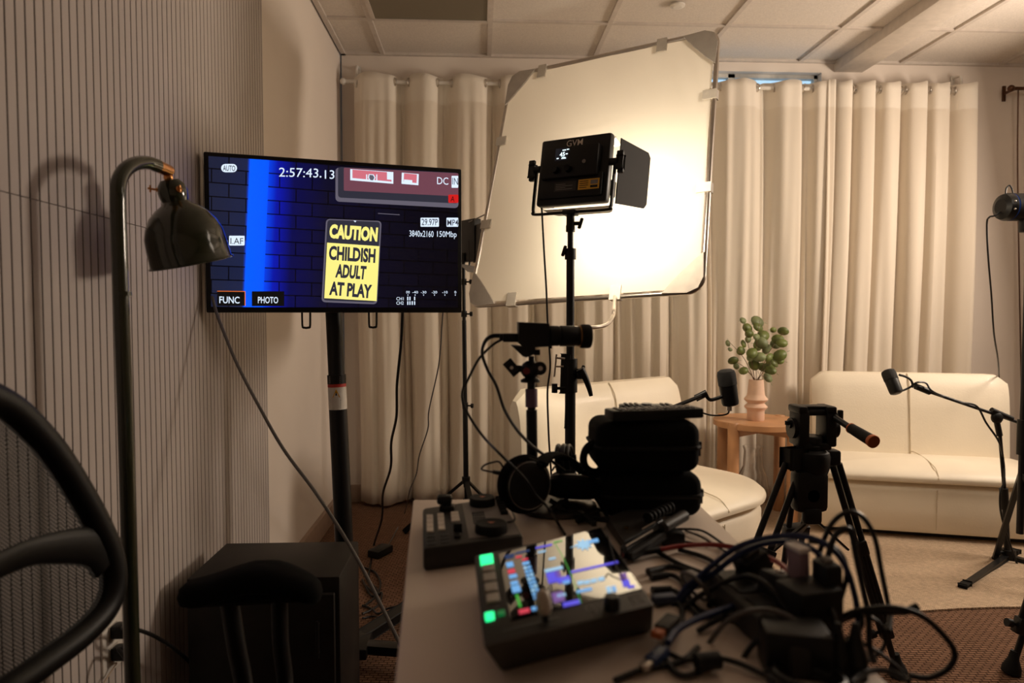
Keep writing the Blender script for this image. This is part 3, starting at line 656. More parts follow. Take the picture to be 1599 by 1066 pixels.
for yy in (1.17, .49):
    a0_ = P(285, 897, 1.17).x; a1_ = P(497, 897, 1.17).x; zt = .648
    pd = B(BLKF); mid = (a0_+a1_)/2; hw = (a1_-a0_)/2+.006; o_ = []
    for i in range(40):
        an = 2*PI*i/40; ca, sa = math.cos(an), math.sin(an); sgn = lambda v, e: (1 if v > 0 else -1)*abs(v)**e
        o_.append((mid+hw*sgn(ca, .6), yy+.042*sgn(sa, .7)))
    pd.pillow(o_, [(.014, zt-.040), (.003, zt-.034), (0, zt-.022), (.003, zt-.010), (.012, zt-.002)], crown=.004)
    # gentle dip along the pad
    pd.v = [(x, y, z+.010*math.cos((x-mid)/hw*PI*1.1-.6)-.012*((x-mid)/hw)**2) for x, y, z in pd.v]
    pd.build('armrest', oc)
    xa = P(356, 930, 1.17).x; xb = P(436, 930, 1.17).x; s_ = 1 if yy > .8 else -1
    B(BLK).tube([V((xb, yy, zt-.04)), V((xb, yy+.004*s_, .52)), V((xb+.01, yy-.02*s_, .42)), V((xb+.01, .83+.1*s_, .395))], .014, 0, 10, 5).tube([V((xa, yy, zt-.04)), V((xa+.01, yy+.004*s_, .52)), V((xa+.03, yy-.02*s_, .42)), V((xa+.06, .83+.1*s_, .395))], .016, 0, 10, 5).build('armrest_bracket', oc)
B(BLK).tube([V((-.60, .8, .66)), V((-.63, .8, .55)), V((-.58, .8, .42)), V((-.42, .82, .39))], .022, 0, 10, 5, flat=1.6).build('backrest_spine', oc)
B(BLKM).box((-.33, .82, .395), (.24, .2, .035), 0, .01).cyl((-.33, .82, .10), (-.33, .82, .39), .026).build('gas_column', oc)
for k in range(5):
    an = 2*PI*k/5+.3; e = V((-.33+.245*math.cos(an)*.9, .82+.245*math.sin(an), .075))
    B(BLK).beam((-.33, .82, .11), e, .045, .03, 0, bev=.006).build('base_arm', oc)
    B(BLKR).cyl(e+V((-.02, 0, -.045)), e+V((.02, 0, -.045)), .029, seg=18).cyl(e+V((0, 0, -.04)), e, .006).build('caster', oc)

# ================================================================== LED PANEL LIGHT ON ITS STAND
q = [V((.2, 2.178, 1.632)), V((.392, 2.036, 1.627)), V((.373, 2.015, 1.414)), V((.173, 2.149, 1.418))]   # TL TR BR BL
px_ax = ((q[1]-q[0])+(q[2]-q[3])).normalized(); up_ax = ((q[0]-q[3])+(q[1]-q[2])); up_ax = (up_ax-px_ax*up_ax.dot(px_ax)).normalized()
n_ax = up_ax.cross(px_ax).normalized()     # points away from the camera
if n_ax.y < 0: n_ax = -n_ax
pcn = sum(q, V())/4; PW, PH = .24, .212
def L(u, v, d=0): return pcn+px_ax*(u*PW/2)+up_ax*(v*PH/2)+n_ax*d      # d>0 away from camera
RL = Matrix((px_ax, n_ax, up_ax)).transposed()
lp = thing('led_panel_light', 'black square LED video light lettered GVM, glowing toward the white diffusion frame', 'video light', pcn)
hb = B(BLKM)
hb.box(L(0, 0, .016), (PW, .032, PH), 0, .008, RL); hb.build('housing', lp)
B(BLK).box(L(-.02, .18, -.012), (PW*.80, .026, PH*.46), 0, .006, RL).box(L(0, -.5, -.006), (PW*.9, .014, PH*.34), 0, .004, RL).build('control_box', lp)
dsp = B(glow('display_black', (.004, .005, .008)), glow('display_ice', (.75, .95, 1.0), 1.3))
F0 = -.0262
dsp.quad([L(-.42, .22, F0), L(-.06, .22, F0), L(-.06, .58, F0), L(-.42, .58, F0)], 0)
def lt(b, s, u0, v0, u1, v1, m, d, off=0): text(b, s, lambda u, v: L(u0+(u1-u0)*u, v0+(v1-v0)*v, d), m, off)
lt(dsp, '45', -.29, .33, -.14, .46, 1, F0-.0006, .02)
for u0, v0, u1, v1 in ((-.22, .50, -.12, .53), (-.10, .515, -.03, .54), (-.37, .27, -.31, .30), (-.23, .26, -.10, .285), (-.12, .38, -.06, .41), (-.22, .295, -.12, .31)):
    dsp.quad([L(u0, v0, F0-.0006), L(u1, v0, F0-.0006), L(u1, v1, F0-.0006), L(u0, v1, F0-.0006)], 1)
dsp.build('display', lp)
lg = B(LGR); lt(lg, 'GVM', -.24, .71, .22, .90, 0, -.0006, .002); lg.build('logo_lettering', lp)
for u, v in ((-.36, -.06), (.0, -.06), (.0, -.06)):
    B(BLK).cyl(L(u, v, -.024), L(u, v, -.040), .0115, .010, seg=22).build('control_knob', lp)
B(GRY).cyl(L(.42, .12, -.024), L(.42, .12, -.028), .006, seg=16).build('socket', lp)
yl = B(YEL, BLK, GRY); yl.quad([L(.26, -.66, -.0135), L(.84, -.66, -.0135), L(.84, -.36, -.0135), L(.26, -.36, -.0135)], 0)
for u0, v0, u1, v1, m in ((.60, -.52, .80, -.40, 2), (.60, -.62, .80, -.55, 1), (.30, -.43, .54, -.41, 1), (.30, -.49, .54, -.47, 1), (.30, -.55, .54, -.53, 1), (.30, -.61, .5, -.59, 1)):
    yl.quad([L(u0, v0, -.014), L(u1, v0, -.014), L(u1, v1, -.014), L(u0, v1, -.014)], m)
yl.build('yellow_label', lp)
wl = B(DGR, GRY); wl.quad([L(-.42, -.66, -.0135), L(.2, -.66, -.0135), L(.2, -.38, -.0135), L(-.42, -.38, -.0135)], 0)
for k in range(4): wl.quad([L(-.38, -.46-.05*k, -.014), L(-.1+.2*(k % 2), -.46-.05*k, -.014), L(-.1+.2*(k % 2), -.445-.05*k, -.014), L(-.38, -.445-.05*k, -.014)], 1)
wl.build('spec_label', lp)
em = mat('led_diffuser', (.9, .85, .75), .6, emit=(1, .82, .58), estr=5)
B(em).box(L(0, 0, .033), (PW*.92, .004, PH*.9), 0, 0, RL).build('led_face', lp)
# barn doors: right swung open, top and bottom nearly level, left slightly closed
def door(nm, a, b_, out, ang, lenf):
    d = (n_ax*math.cos(ang)+out*math.sin(ang)).normalized(); m_ = (b_-a).normalized()
    b = B(mat('barn_door', (.022, .018, .016), .6) if abs(m_.z) > .7 else mat('barn_door_lit', (.45, .40, .34), .5)); ins = .012  # pale top and bottom doors: light thrown back by the cloth painted in
    pts = [a, b_, b_+d*lenf-m_*ins-d*.01, b_+d*(lenf)-m_*(ins+.014), a+d*lenf+m_*(ins+.014), a+d*lenf+m_*ins-d*.01]
    nn = m_.cross(d).normalized()*.0012
    vs = [p+nn for p in pts]+[p-nn for p in pts]; k = len(pts)
    b.add(vs, [list(range(k)), list(range(k, 2*k))[::-1]]+[[i, (i+1) % k, (i+1) % k+k, i+k] for i in range(k)]); b.cyl(a, b_, .003, seg=8)
    b.build(nm, lp)
door('barn_door', L(1.1, -.95, .046), L(1.1, .95, .046), px_ax, math.radians(24), .125)
door('barn_door', L(-1.04, -.95, .046), L(-1.04, .95, .046), -px_ax, math.radians(12), .125)
door('barn_door', L(-.95, 1, .046), L(.95, 1, .046), up_ax, math.radians(3), .075)
door('barn_door', L(-.95, -1, .046), L(.95, -1, .046), -up_ax, math.radians(4), .055)
yk = B(BLKM, CHR)
yp = [L(-1.12, .12, .012), L(-1.12, -.9, .012), L(-1.10, -1.14, .012), L(-1.02, -1.22, .012), L(0, -1.22, .012), L(1.02, -1.22, .012), L(1.10, -1.14, .012), L(1.12, -.9, .012), L(1.12, .12, .012)]
yk.tube(yp, .0042, 0, 8, 6, flat=2.0, upv=px_ax); yk.build('yoke', lp)
for s_ in (-1, 1):
    u = L(1.12*s_, .16, .012); kb = B(BLK); kb.cyl(L(1.0*s_, .16, .012), L(1.2*s_, .16, .012), .011, seg=16)
    kb.beam(L(1.26*s_, .30, .012), L(1.26*s_, -.06, .012), .016, .014, 0, bev=.004).box(L(1.26*s_, .36, .008), (.022, .014, .018), 0, .004, RL).box(L(1.27*s_, -.10, .016), (.020, .014, .016), 0, .004, RL); kb.build('yoke_knob', lp)
B(BLK).box(L(.93, -.5, .05), (.018, .03, .05), 0, .004, RL).build('hinge_block', lp)
# the lamp itself, in front of the LED face
lo = area('led_panel_lamp', L(0, 0, .039), L(0, 0, 1), PW*.88, 8.8, (1, .87, .68), PH*.85)
lo.rotation_euler = n_ax.to_track_quat('-Z', 'Y').to_euler()
lo.parent = lp; lo.location = L(0, 0, .039)-pcn

# stand
bt = L(0, -1.22, .012); SX, SYY = bt.x, bt.y
sb_ = V((P(891, 730, SYY).x, SYY, 0)); zs = lambda y: P(893, y, SYY).z
def pol(z): t = z/bt.z; return V((sb_.x*(1-t)+bt.x*t, SYY, z))
ls = thing('light_stand', 'tall black light stand carrying the LED panel in front of the diffusion frame', 'light stand', sb_)
B(BLKM).cyl(pol(zs(560)), pol(zs(395)), .0125, seg=18).build('middle_tube', ls)
B(BLKM).cyl(pol(.18), pol(zs(560)), .0165, seg=20).build('lower_tube', ls)
B(BLKM).cyl(pol(zs(410)), pol(bt.z-.004), .009, seg=16).build('upper_tube', ls)
B(BLK).cyl(pol(zs(358)), bt+V((0, 0, .004)), .0125, seg=16).box(bt+V((0, 0, -.002)), (.045, .03, .014), 0, .003, RL).build('spigot', ls)
def knob(z, sx, L1=.03, big=.013):
    c = pol(z); d = V((sx, -.25, 0)).normalized(); B(BLK).cyl(c, c+d*L1, .006).beam(c+d*L1-V((.004, 0, .016)), c+d*L1+V((.006, 0, .016)), big, .010, 0, bev=.003).build('clamp_knob', ls)
knob(zs(349), 1, .03); knob(zs(392), -1, .022); knob(zs(578), 1, .036)
for y0, y1, r in ((405, 388, .0175), (612, 560, .022), (362, 352, .014)):
    B(BLK).cyl(pol(zs(y0)), pol(zs(y1)), r, seg=20).build('collar', ls)
B(BLK).cyl(pol(.42), pol(.46), .024).cyl(pol(.16), pol(.20), .022).build('leg_collar', ls)
for k in range(3):
    an = math.radians(100+120*k); f = V((sb_.x+.42*math.cos(an), SYY+.42*math.sin(an), .012))
    B(BLKM).beam(pol(.44), f, .022, .014, 0, bev=.003).build('leg', ls); m_ = pol(.44).lerp(f, .55)
    B(BLKM).beam(pol(.18), m_, .014, .008, 0).build('leg_brace', ls); B(BLKR).sphere(f, .014).build('rubber_foot', ls)
# clamp on the stand with handle, threaded bar and knob
Z = zs
cz_ = pol(Z(590)); gc = thing('grip_clamp', 'black grip clamp with a lever and threaded screw on the tall light stand', 'clamp', cz_)
B(BLKM).beam(P(884, 552, SYY-.01), P(882, 614, SYY-.01), .016, .03, 0, bev=.003).beam(P(887, 616, SYY-.005), P(885, 668, SYY-.005), .012, .014, 0, bev=.002).build('jaw', gc)
B(BLK).cyl(P(900, 585, SYY-.02), P(912, 585, SYY-.02), .014).tube([P(906, 576, SYY-.03), P(914, 590, SYY-.03), P(920, 606, SYY-.03), P(923, 618, SYY-.03)], [.014, .010, .008, .006], 0, 10, 4).build('lever', gc)
B(CHR).cyl(P(867, 558, SYY-.02), P(882, 560, SYY-.02), .0035).cyl(P(869, 553, SYY-.02), P(865.5, 588, SYY-.02), .0028).cyl(P(868, 572, SYY-.02), P(880, 572, SYY-.02), .003).build('threaded_screw', gc)
B(BLK).cyl(P(866, 599, SYY-.02), P(866, 613, SYY-.02), .009).cyl(P(866, 606, SYY-.02), P(882, 606, SYY-.02), .0045).cyl(P(868, 606, SYY-.02), P(863, 606, SYY-.02), .012).build('screw_knob', gc)

# ================================================================== DIFFUSION FRAME
W_ = [V((.144, 3.009, 2.116)), V((.848, 2.428, 2.086)), V((.732, 2.216, 1.156)), V((-.042, 2.829, 1.113))]  # TL TR BR BL
fc = sum(W_, V())/4
sf = thing('diffusion_frame', 'large square frame stretched with white diffusion cloth, lit by the LED panel', 'diffusion frame', fc)
e_u = ((W_[1]-W_[0])+(W_[2]-W_[3])).normalized(); e_v = ((W_[0]-W_[3])+(W_[1]-W_[2])); e_v = (e_v-e_u*e_v.dot(e_u)).normalized(); e_n = e_v.cross(e_u)
if e_n.y < 0: e_n = -e_n
W_ = [w_-e_n*((w_-fc).dot(e_n)) for w_ in W_]
FB = bil(W_[3], W_[2], W_[1], W_[0])     # u right, v up
def rring(ins, r, n=7):
    o = []
    for cu, cv, s0 in ((1-ins-r, 1-ins-r, 0), (ins+r, 1-ins-r, .5*PI), (ins+r, ins+r, PI), (1-ins-r, ins+r, 1.5*PI)):
        for k in range(n+1): an = s0+PI/2*k/n; o.append((cu+r*math.cos(an), cv+r*math.sin(an)))
    return o
B(CHR).tube([FB(u, v) for u, v in rring(0, .055, 9)], .0085, 0, 10, 1, closed=True, upv=e_n).build('frame_tube', sf)
FAB = cloth_mat('white_diffusion_cloth', (.88, .82, .70), .58)
NG = 56; vs = []
for j in range(NG+1):
    for i in range(NG+1):
        u = .012+.976*i/NG; v = .012+.976*j/NG
        # round the corners a little
        h = .004*noise.noise(V((u*5, v*3, 1)))+.0035*noise.noise(V((u*18+v*6, v*5, 4)))*(1 if u > .8 else .4)
        h += .005*math.exp(-((v-.62-.12*u)/.008)**2)*max(0, 1-abs(u-.42)*4)
        vs.append(FB(u, v)-e_n*(.006+h))
fs = [[j*(NG+1)+i, j*(NG+1)+i+1, (j+1)*(NG+1)+i+1, (j+1)*(NG+1)+i] for j in range(NG) for i in range(NG) if not ((i < 2 or i > NG-3) and (j < 2 or j > NG-3))]
cf = B(FAB); cf.add(vs, fs, 0, True); cf.build('diffusion_cloth', sf)
PATCH = mat('grey_corner_fabric', (.40, .35, .30), .8); TAPE = mat('clear_tab', (.50, .44, .37), .6)
for (cu, cv) in ((0, 0), (1, 0), (1, 1), (0, 1)):
    su = 1 if cu == 0 else -1; sv = 1 if cv == 0 else -1
    pts = [(cu+su*.0, cv+sv*.14), (cu+su*-.004, cv+sv*.05), (cu+su*.012, cv+sv*.012), (cu+su*.05, cv-sv*.004), (cu+su*.14, cv), (cu+su*.10, cv+sv*.045), (cu+su*.045, cv+sv*.10)]
    b = B(PATCH); k = len(pts); vs = [FB(u, v)-e_n*.013 for u, v in pts]+[FB(u, v)+e_n*.012 for u, v in pts]
    b.add(vs, [list(range(k)), list(range(k, 2*k))[::-1]]+[[i, (i+1) % k, (i+1) % k+k, i+k] for i in range(k)]); b.build('corner_pocket', sf)
for (u, v) in ((.18, 1), (.77, 1), (0, .70), (0, .34), (1, .74), (1, .38), (.22, 0), (.68, 0)):
    b = B(TAPE); hor = v in (0, 1); du, dv_ = (.022, .0) if hor else (0, .018); iu, iv_ = (0, .042 if v == 0 else -.042) if hor else (.042 if u == 0 else -.042, 0); ou, ov = -iu*.28, -iv_*.28
    pts = [(u-du+iu, v-dv_+iv_), (u+du+iu, v+dv_+iv_), (u+du+ou, v+dv_+ov), (u-du+ou, v-dv_+ov)]
    vs = [FB(a, c)-e_n*.012 for a, c in pts]+[FB(a, c)+e_n*.012 for a, c in pts]
    b.add(vs, [[0, 1, 2, 3], [7, 6, 5, 4], [0, 1, 5, 4], [1, 2, 6, 5], [2, 3, 7, 6], [3, 0, 4, 7]]); b.build('cloth_tab', sf)
# bent holding arm from the stand to the frame
ba = PP(960, 464, fc, e_n); cable('holding_arm', 'bent steel arm holding the diffusion frame to the tall light stand', [P(893, 512, SYY+.0), P(930, 511, SYY+.02), P(948, 506, SYY+.05), P(957, 494, SYY+.09), P(959, 480, SYY+.14), ba+V((0, 0, .004))], .0065, CHR, cat='support arm')
cable('power_cable', 'thin black power cable hanging from the LED panel light', [P(846, 325, 2.14), P(847, 345, 2.12), P(850, 400, 2.1), P(853, 450, 2.1), P(855, 500, 2.1), P(858, 545, 2.1), P(859, 575, 2.1), P(855, 610, 2.1), P(856, 660, 2.1), P(858, 700, 2.1), P(862, 760, 2.12), P(864, 830, 2.2)], .003)

# ================================================================== REAR SMALL LIGHT ON A STAND
RY = 3.3
rs0 = V((P(727, 745, RY).x, RY, 0)); rz = lambda y: P(726, y, RY).z
rs = thing('light_stand', 'thin black light stand with tripod legs between the television and the diffusion frame', 'light stand', rs0)
def rp(y): p = P(724.5+(y-480)*.012, y, RY); return p
B(BLKM).cyl(rp(760), rp(630), .0125).build('lower_tube', rs); B(BLKM).cyl(rp(640), rp(500), .0105).build('middle_tube', rs); B(BLKM).cyl(rp(505), rp(395), .0085).build('upper_tube', rs)
for y in (633, 490, 440):
    c = rp(y); B(BLK).cyl(c-V((0, 0, .015)), c+V((0, 0, .015)), .014).cyl(c, c+V((.03, -.01, 0)), .004).cyl(c+V((.028, -.01, 0)), c+V((.04, -.012, 0)), .011).build('clamp_knob', rs)
hub = rp(748)
B(BLK).cyl(hub-V((0, 0, .02)), hub+V((0, 0, .012)), .02).build('hub', rs); lowh = rp(782); B(BLK).cyl(lowh-V((0, 0, .012)), lowh+V((0, 0, .012)), .016).build('brace_hub', rs); B(BLKM).cyl(hub, lowh, .009).build('centre_tube', rs)
for px_, py_ in ((632, 829), (812, 835), (762, 905)):
    f = PZ(px_, py_, .012); B(BLKM).beam(hub, f, .018, .010, 0, bev=.002).build('leg', rs); B(BLKM).beam(lowh, hub.lerp(f, .5), .012, .006).build('leg_brace', rs); B(BLKR).beam(f+(hub-f).normalized()*.05, f, .022, .018, 0, bev=.004).build('rubber_foot', rs)
rl0 = P(735, 377, RY)
rl = thing('led_panel_light', 'small black LED light half hidden behind the left edge of the diffusion frame', 'video light', rl0)
Rr = Matrix.Rotation(math.radians(-55), 3, 'Z')
B(BLKM).box(P(733, 376, RY), (.14, .04, .20), 0, .004, Rr).build('housing', rl)
B(DGR).beam(P(746, 350, RY-.09), P(745, 409, RY-.09), .12, .003, 0, up=(1, .3, 0)).build('barn_door', rl)
B(GRY).beam(P(730, 414, RY-.06), P(745, 426, RY-.14), .10, .003, 0, up=(0, .2, 1)).build('barn_door', rl)
B(BLKM).tube([P(724, 410, RY), P(724, 416, RY), P(732, 416, RY-.03), P(733, 412, RY-.03), P(733, 375, RY-.03)], .005).build('yoke', rl)
B(GRY).cyl(P(732, 347, RY-.04), P(757, 335, RY-.1), .003).build('door_edge', rl)

# ================================================================== RIGHT VIDEO LIGHT, STANDS
VY = 2.6
vc0 = P(1600, 323, VY); vl = thing('studio_light', 'black cylindrical studio light with a blue ring at the right edge of the picture', 'video light', vc0)
x0 = P(1562, 323, VY); r0 = .054; X = V((1, 0.05, .0))
BLUE = mat('blue_ring', (.01, .06, .35), .3, metal=.4)
B(BLKM).lathe([(r0*.55, 0), (r0*.9, .008), (r0, .022), (r0, .034)], x0, x0+X, 0, 32).lathe([(r0, .040), (r0, .19), (r0*1.1, .20), (r0*1.1, .25)], x0, x0+X, 0, 32).build('housing', vl)
B(BLUE).lathe([(r0*.985, .034), (r0*.985, .040)], x0, x0+X, 0, 32).build('blue_ring', vl)
B(BLKM).tube([x0+V((.02, 0, r0*.9)), x0+V((.022, 0, r0*1.35)), x0+V((.035, 0, r0*1.55)), x0+V((.045, 0, r0*1.3)), x0+V((.05, 0, r0*.9))], .003).build('lifting_loop', vl)
B(BLKM).box(x0+V((.12, 0, -r0-.02)), (.07, .03, .05), 0, .005).build('mount', vl)
for z_, m_ in ((.03, CHR), (-.03, CHR)): B(m_).sphere(x0+V((.02, -r0*.93, z_*.5)), .004).build('screw', vl)
vs0 = V((x0.x+.13, VY+.01, 0)); vst = thing('light_stand', 'black light stand at the right edge of the picture under the studio light', 'light stand', vs0)
B(BLKM).cyl(vs0+V((0, 0, .2)), vs0+V((0, 0, x0.z-r0-.03)), .013).build('tube', vst); B(BLK).cyl(vs0+V((0, 0, .52)), vs0+V((0, 0, .66)), .021).build('collar', vst)
for k in range(3):
    an = math.radians((70, -70, 0)[k]); f = vs0+V((.25*math.cos(an), .25*math.sin(an), .012)); B(BLKM).beam(vs0+V((0, 0, .45)), f, .02, .012).build('leg', vst); B(BLKR).sphere(f, .013).build('rubber_foot', vst)
cable('power_cable', 'black cable hanging from the back of the studio light at the right', [x0+V((-.0, 0, -.02)), P(1552, 337, VY), P(1545, 339, VY+.02), P(1541, 350, VY+.05), P(1543, 400, VY+.1), P(1548, 460, VY+.2), P(1552, 520, VY+.3), P(1558, 560, VY+.5), P(1560, 590, VY+.9)], .0035)

# second tripod, only one leg in view
ft = PZ(1578, 1052, .0); ap = V((1.86, 1.93, .95))
t2 = thing('tripod', 'thick black tripod leg with a rubber foot in the bottom right corner', 'tripod', (ap.x, ap.y, 0))
dd = (ap-ft).normalized(); sd = dd.cross(V((0, 1, 0))).normalized()
def tleg(root, ft, ap, w=.030, foot=True):
    dd = (ap-ft).normalized(); sd = dd.cross(V((0, -1, 0))).normalized(); Ln = (ap-ft).length
    b = B(BLKM)
    for s_ in (-1, 1): b.cyl(ft+dd*.14+sd*w*s_*.55, ft+dd*Ln*.98+sd*w*s_*.5, .0095, seg=12)
    b.cyl(ft+dd*.06, ft+dd*Ln*.6, .0095, seg=12); b.box(ft+dd*.15, (w*1.8, .034, .05), 0, .005, Matrix((sd, dd.cross(sd), dd)).transposed()); b.box(ft+dd*Ln*.55, (w*1.8, .034, .05), 0, .005, Matrix((sd, dd.cross(sd), dd)).transposed())
    o = b.build('leg', root)
    B(BLK).cyl(ft+dd*.14-sd*.02, ft+dd*.14-sd*.05, .009).build('leg_lock_knob', o)
    B(BLKR).lathe([(.012, .10), (.018, .05), (.026, .02), (.026, .004), (.016, 0)][::-1], ft, ft+V((dd.x*.3, dd.y*.3, 1)).normalized()+ft*0, 0, 20).build('rubber_foot', o)
def tleg2(root, ft, ap, w=.030):
    dd = (ap-ft).normalized(); sd = dd.cross(V((0, -1, 0))).normalized(); Ln = (ap-ft).length
    RM = Matrix((sd, dd.cross(sd), dd)).transposed()
    b = B(BLKM)
    for s_ in (-1, 1): b.cyl(ft+dd*.14+sd*w*s_*.55, ft+dd*Ln*.98+sd*w*s_*.5, .0092, seg=12)
    b.cyl(ft+dd*.05, ft+dd*Ln*.62, .0092, seg=12); b.box(ft+dd*.15, (w*1.75, .032, .05), 0, .005, RM); b.box(ft+dd*Ln*.60, (w*1.75, .032, .045), 0, .005, RM)
    o = b.build('leg', root)
    k0 = ft+dd*.15-sd*w*.8; B(BLK).cyl(k0, k0-sd*.02, .005).cyl(k0-sd*.016, k0-sd*.032, .012).build('leg_lock_knob', o)
    f0 = V((ft.x, ft.y, .002)); B(BLKR).lathe([(.020, 0), (.026, .004), (.025, .02), (.015, .045), (.011, .07)], f0, f0+(dd*.6+V((0, 0, .4))).normalized(), 0, 20).build('rubber_foot', o)
tleg2(t2, ft, ap, .036); tleg2(t2, V((2.2, 2.2, 0)), ap, .036); tleg2(t2, V((2.0, 1.5, 0)), ap, .036)
B(BLK).cyl(ap-V((0, 0, .05)), ap+V((0, 0, .06)), .05, .04).build('crown', t2)

# ================================================================== VIDEO TRIPOD WITH FLUID HEAD
TY = 1.95
zt = lambda y: P(1265, y, TY).z
bx = P(1265, 720, TY).x
f1 = V((1.25, 1.94, 0)); f2 = V((.64, 1.86, 0)); f3 = V((1.04, 2.26, 0))
tr = thing('tripod', 'black video tripod standing in front of the gap between the two cream sofas', 'tripod', (bx, TY, 0))
cr_ = V((bx, TY, zt(712)))
B(BLK).lathe([(.046, -.055), (.054, -.03), (.056, .0), (.052, .014), (.040, .022)], cr_, cr_+V((0, 0, 1)), 0, 32).build('crown', tr)
B(BLK).lathe([(.030, .0), (.036, .008), (.037, .022), (.033, .026), (.037, .030), (.037, .044), (.032, .05)], cr_+V((0, 0, .012)), cr_+V((0, 0, 1)), 0, 32).build('bowl_clamp', tr)
for f in (f1, f2, f3):
    d_ = V((f.x-bx, f.y-TY, 0)).normalized(); tleg2(tr, f, cr_+d_*(.072 if f is f1 else .055)+V((0, 0, -.012)), .020 if f is f1 else .046); B(BLK).box(cr_+d_*.058+V((0, 0, -.002)), (.05, .045, .045), 0, .008, Matrix.Rotation(math.atan2(d_.y, d_.x), 3, 'Z')).build('leg_hinge', tr)
sprc = V((bx+.0, TY-.02, zt(762)))
sp_ = B(BLK); sp_.box(sprc+V((-.012, 0, .0)), (.098, .06, .125), 0, .018).cyl(sprc+V((-.012, -.03, -.01)), sprc+V((-.012, -.024, -.01)), .018, seg=20).box(sprc+V((-.012, -.02, -.07)), (.055, .03, .05), 0, .012); sp_.build('leg_spreader', tr)
for f in (f1, f2, f3):
    B(BLKM).beam(sprc+V((0, 0, -.08)), cr_.lerp(f, .42), .012, .006).build('spreader_arm', tr)
hz = zt(700); hd = thing('fluid_head', 'black fluid head with level window and pan handle on the video tripod', 'tripod head', (bx, TY, hz-.012))
def H(x, y, Y=TY): return P(x, y, Y)
hb = B(BLK)
hb.box(H(1248, 667), (.032, .07, .105), 0, .006).box(H(1290, 667), (.032, .07, .105), 0, .006).box(H(1268, 694), (.085, .07, .022), 0, .005).box(H(1269, 642), (.095, .06, .018), 0, .004)
hb.cyl(H(1241, 668), H(1234, 668), .030, seg=24).cyl(H(1298, 668), H(1305, 668), .028, seg=24).build('body', hd)
B(BLK).box(H(1246, 638), (.028, .075, .022), 0, .006).box(H(1290, 638), (.030, .075, .022), 0, .006).box(H(1269, 634), (.07, .05, .006), 0, .002).build('camera_plate', hd)
B(BLK).cyl(H(1300, 640), H(1302.5, 640), .010).cyl(H(1290, 640), H(1300, 640), .005).build('plate_knob', hd)
B(BLK).cyl(H(1234, 662), H(1231, 662), .012).cyl(H(1230, 657), H(1230, 663), .008).build('tilt_knob', hd)
pa = H(1298, 648, TY-.02); pm = H(1328, 668, TY-.10); pe = H(1365, 690, TY-.20)
ph_ = B(BLKM, BLKR, ORG); ph_.cyl(pa, pm, .009, seg=16); dph = (pe-pm).normalized(); Lp = (pe-pm).length
ph_.lathe([(.012, 0), (.0145, .006), (.0155, .04), (.0165, Lp-.01), (.0165, Lp)], pm, pm+dph, 1, 24).lathe([(.0135, 0), (.0150, .001), (.0150, .005), (.0135, .006)], pm, pm+dph, 2, 24).lathe([(.0172, Lp-.012), (.0178, Lp-.008), (.0178, Lp-.001), (.0165, Lp)], pm, pm+dph, 2, 24); ph_.build('pan_handle', hd)
B(BLK).cyl(H(1300, 652, TY-.02), H(1308, 650, TY-.02), .011).box(H(1312, 650, TY-.01), (.014, .014, .038), 0, .003).build('handle_clamp', hd)

# ================================================================== MICROPHONES
def mic(root, c, axd, r, Ln):
    a = c-axd*Ln/2
    B(BLK).lathe([(r*.55, 0), (r*.85, .004), (r*.92, .012), (r*.95, Ln*.56)], a, a+axd, 0, 28).build('body', root)
    B(mat('mic_grille', (.02, .019, .018), .8, bump=1, bscale=1500)).lathe([(r*.98, Ln*.57), (r, Ln*.6), (r, Ln*.86), (r*.9, Ln*.95), (r*.6, Ln*.995), (.002, Ln)], a, a+axd, 0, 28).build('grille', root)
MY = 2.2
m1 = P(1137, 605, MY); ml = thing('microphone', 'black cylindrical microphone on a boom arm in front of the side table vase', 'microphone', m1)
mic(ml, m1, (P(1133, 577, MY)-P(1141, 634, MY)).normalized(), .030, .122)
B(CHR).cyl(P(1139, 632, MY), P(1138.5, 641, MY), .009).build('connector', ml)
B(BLK).tube([P(1128, 619, MY-.01), P(1112, 624, MY), P(1106, 622, MY), P(1102, 616, MY)], .006, 0, 10, 4).build('bracket', ml)
sx = P(985, 700, 2.1).x
ms = thing('microphone_stand', 'black boom microphone stand rising behind the stacked cases, left microphone arm', 'microphone stand', (sx, 2.1, 0))
piv = P(985, 662, 2.1)
B(BLKM).cyl(P(1086, 622, MY+.01), P(1104, 613, MY), .0115, seg=16).build('arm_clutch', ms)
B(BLKM).cyl(piv-(P(1095, 618, MY)-piv)*.15, P(1095, 618, MY), .0065, seg=12).build('boom_arm', ms)
B(BLKM).cyl((sx, 2.1, .06), piv, .010).build('pole', ms); B(BLK).sphere(piv, .02).cyl(P(1026, 636, MY-.03), P(1029, 641, MY-.03), .012).build('pivot', ms)
for k in range(3):
    an = math.radians(30+120*k); B(BLKM).beam((sx, 2.1, .085), (sx+.28*math.cos(an), 2.1+.28*math.sin(an), .012), .018, .014, 0, bev=.003).build('leg', ms)
cable('microphone_cable', 'thin black cable looping from the left microphone to its arm', [P(1138, 640, MY), P(1137, 645, MY), P(1128, 648, MY), P(1110, 648, MY), P(1090, 643, MY), P(1060, 641, MY-.01), P(1035, 641, MY-.04), P(1010, 655, MY-.08), V((sx+.016, 2.09, .7)), V((sx+.015, 2.09, .3))], .0028)
QY = 2.85
m2 = P(1393, 596, QY-.02); mr = thing('microphone', 'black microphone at the tip of the long boom in front of the right sofa', 'microphone', m2)
mic(mr, m2, (P(1398, 613, QY)-P(1389, 577, QY-.0)).normalized()*-1+V((0, .35, 0)), .030, .11) if False else mic(mr, m2, ((P(1391, 577, QY)-P(1395, 612, QY))+V((0, .05, 0))).normalized(), .029, .11)
